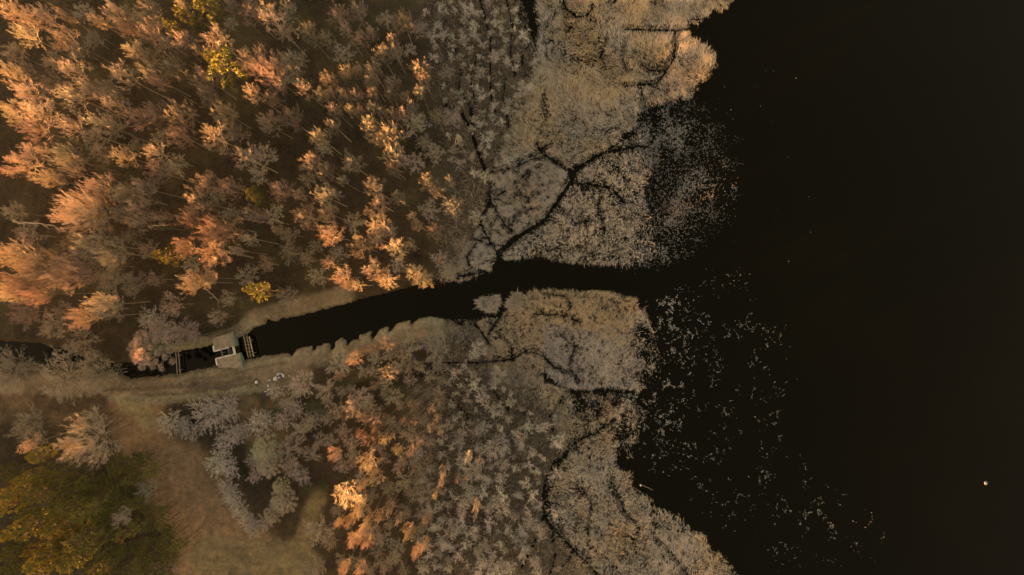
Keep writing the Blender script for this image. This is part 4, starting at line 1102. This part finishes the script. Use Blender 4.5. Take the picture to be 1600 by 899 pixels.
ROCKS = [
    (435, 584.7, 3.0, 2.5, 0.3, 'pale squarish block on the upper rim of the rubble heap', 'stone', .5), (430, 591, 3.8, 3.0, 0.5, 'largest pale block, at the lower end of the rubble heap', 'stone', .55),
    (436.5, 590.3, 2.6, 1.6, 0.5, 'slim pale block between the largest block and the heap end', 'stone', .4), (443, 587, 2.4, 3.0, 0.2, 'pale upright block at the far end of the rubble heap', 'stone', .45),
    (440.3, 584.2, 1.6, 1.4, 0.1, 'small pale stone at the top of the rubble heap', 'stone', .35), (438.8, 586.4, 2.4, 1.5, 0.8, 'dark stone wedged in the middle of the rubble heap', 'darkstone', .35),
    (431.5, 594.3, 3.6, 1.0, 0.2, 'thin pale slab lying below the largest rubble block', 'stone', .3), (421.6, 594.6, 2.2, 1.6, 0.0, 'small pale stone between the heap and the lone upright block', 'stone', .35),
    (419.6, 602.7, 2.0, 1.9, 0.0, 'round pale stone lying alone on the bare soil', 'stone', .35), (420.4, 608.6, 2.8, 1.2, 0.3, 'upper of two thin pale slabs at the track edge', 'stone', .3),
    (415.3, 612.0, 3.2, 1.1, 0.25, 'lower of two thin pale slabs at the track edge', 'stone', .3), (401.0, 597.0, 2.0, 3.4, 0.5, 'pale half of the lone broken block in the track', 'stone', .5),
    (402.4, 600.6, 2.2, 3.6, 0.35, 'dark half of the lone broken block in the track', 'darkstone', .4), (399.6, 593.5, 1.8, 2.0, 0.4, 'dark stone at the head of the lone broken block', 'darkstone', .4),
]
for i, (px, py, rx, ry, ro, lab, mt, h) in enumerate(ROCKS): rock(px, py, rx, ry, ro, lab, mt, h, 200 + i)

# dead wood
def log(name, a, b, za, zb, r, label, cat='log', mat='log', seed=0, stubs=3):
    rng = np.random.default_rng(seed)
    A = np.array(W(*a, za)); B = np.array(W(*b, zb))
    t = np.linspace(0, 1, 7)[:, None]
    P = A + (B - A) * t; P[1:-1] += rng.normal(0, r * 0.7, (5, 3))
    root = empty(name, tuple(A)); tag(root, label, cat, 'dead wood')
    v, f = tubes((P - A)[None], (np.linspace(r, r * 0.45, 7))[None], 7)
    obj('trunk', make_mesh('trunk', v, f, smooth_shade=True), M[mat], root)
    for k in range(stubs):
        i = rng.integers(2, 7); d = rng.normal(size=3); d[2] = abs(d[2]); d /= np.linalg.norm(d)
        Q = np.stack([P[i] - A, P[i] - A + d * r * 4 + rng.normal(0, r, 3), P[i] - A + d * r * 9 + (B - A) * 0.1])
        v, f = tubes(Q[None], np.array([[r * 0.5, r * 0.35, r * 0.12]]), 5)
        obj('branch', make_mesh('branch', v, f, smooth_shade=True), M[mat], root)
    return root
log('fallen_log', (868, 663), (848, 669), 0.3, 0.7, 0.16, 'pale fallen trunk beside a sapling at the marsh edge', seed=1)
log('fallen_log', (232, 300 + 55), (262, 352), 1.0, 1.3, 0.13, 'thin fallen trunk on the floor below the wide bare crowns', seed=2)
log('fallen_log', (20, 345), (80, 352), 1.0, 1.6, 0.16, 'long fallen trunk beside the large bare crown upstream', seed=3, stubs=5)
log('fallen_log', (672, 583), (655, 578), 0.9, 1.4, 0.09, 'pale forked dead branch above the dark ditch', seed=4, stubs=2)
log('standing_snag', (722, 226), (715, 211), 0.0, 6.9, 0.26, 'bright broken snag standing at the marsh edge', 'snag', seed=5, stubs=2)
log('standing_snag', (466, 60), (453, 38), 1.0, 11.5, 0.17, 'bright bare snag leaning out of the dark gap', 'snag', seed=6, stubs=2)
log('fallen_log', (322, 372 + 80), (342, 470), 1.0, 1.1, 0.12, 'short fallen trunk above the grassy canal bank', seed=7)
log('fallen_log', (1004, 758), (1019, 766), 0.05, 0.12, 0.03, 'thin curved dead branch in the water at the reed tip', seed=8, stubs=3)

# float on the open lake
fl = empty('mooring_buoy', W(1541, 755, 0)); fl.scale = (0.75, 0.75, 0.9); tag(fl, 'lone small grey mooring buoy far out on the dark lake', 'buoy')
def lathe(profile, S=16):
    V = []; F = []
    for r_, z_ in profile:
        for k in range(S): V.append((r_ * math.cos(k / S * 6.28319), r_ * math.sin(k / S * 6.28319), z_))
    for j in range(len(profile) - 1):
        for k in range(S): F.append([j * S + k, j * S + (k + 1) % S, (j + 1) * S + (k + 1) % S, (j + 1) * S + k])
    return np.array(V), np.array(F)
v, f = lathe([(0.02, -0.3), (0.3, -0.22), (0.40, -0.02), (0.36, 0.05), (0.27, 0.09), (0.12, 0.115), (0.02, 0.12)])
obj('body', make_mesh('body', v, f, smooth_shade=True), M['float'], fl)
v, f = lathe([(0.41, -0.04), (0.44, -0.01), (0.41, 0.03)]); obj('fender_ring', make_mesh('fender_ring', v, f), M['darkstone'], fl)
v, f = lathe([(0.05, 0.10), (0.05, 0.15), (0.0, 0.16)], 8); obj('eye_bolt', make_mesh('eye_bolt', v, f), M['steel'], fl)
st = rock(1002.5, 761, 1.6, 1.6, 0, 'single bright stone at the water edge of the lower reeds', 'stone', .4, 300); st.location.z = 0.12; st['group'] = 'shore stones'
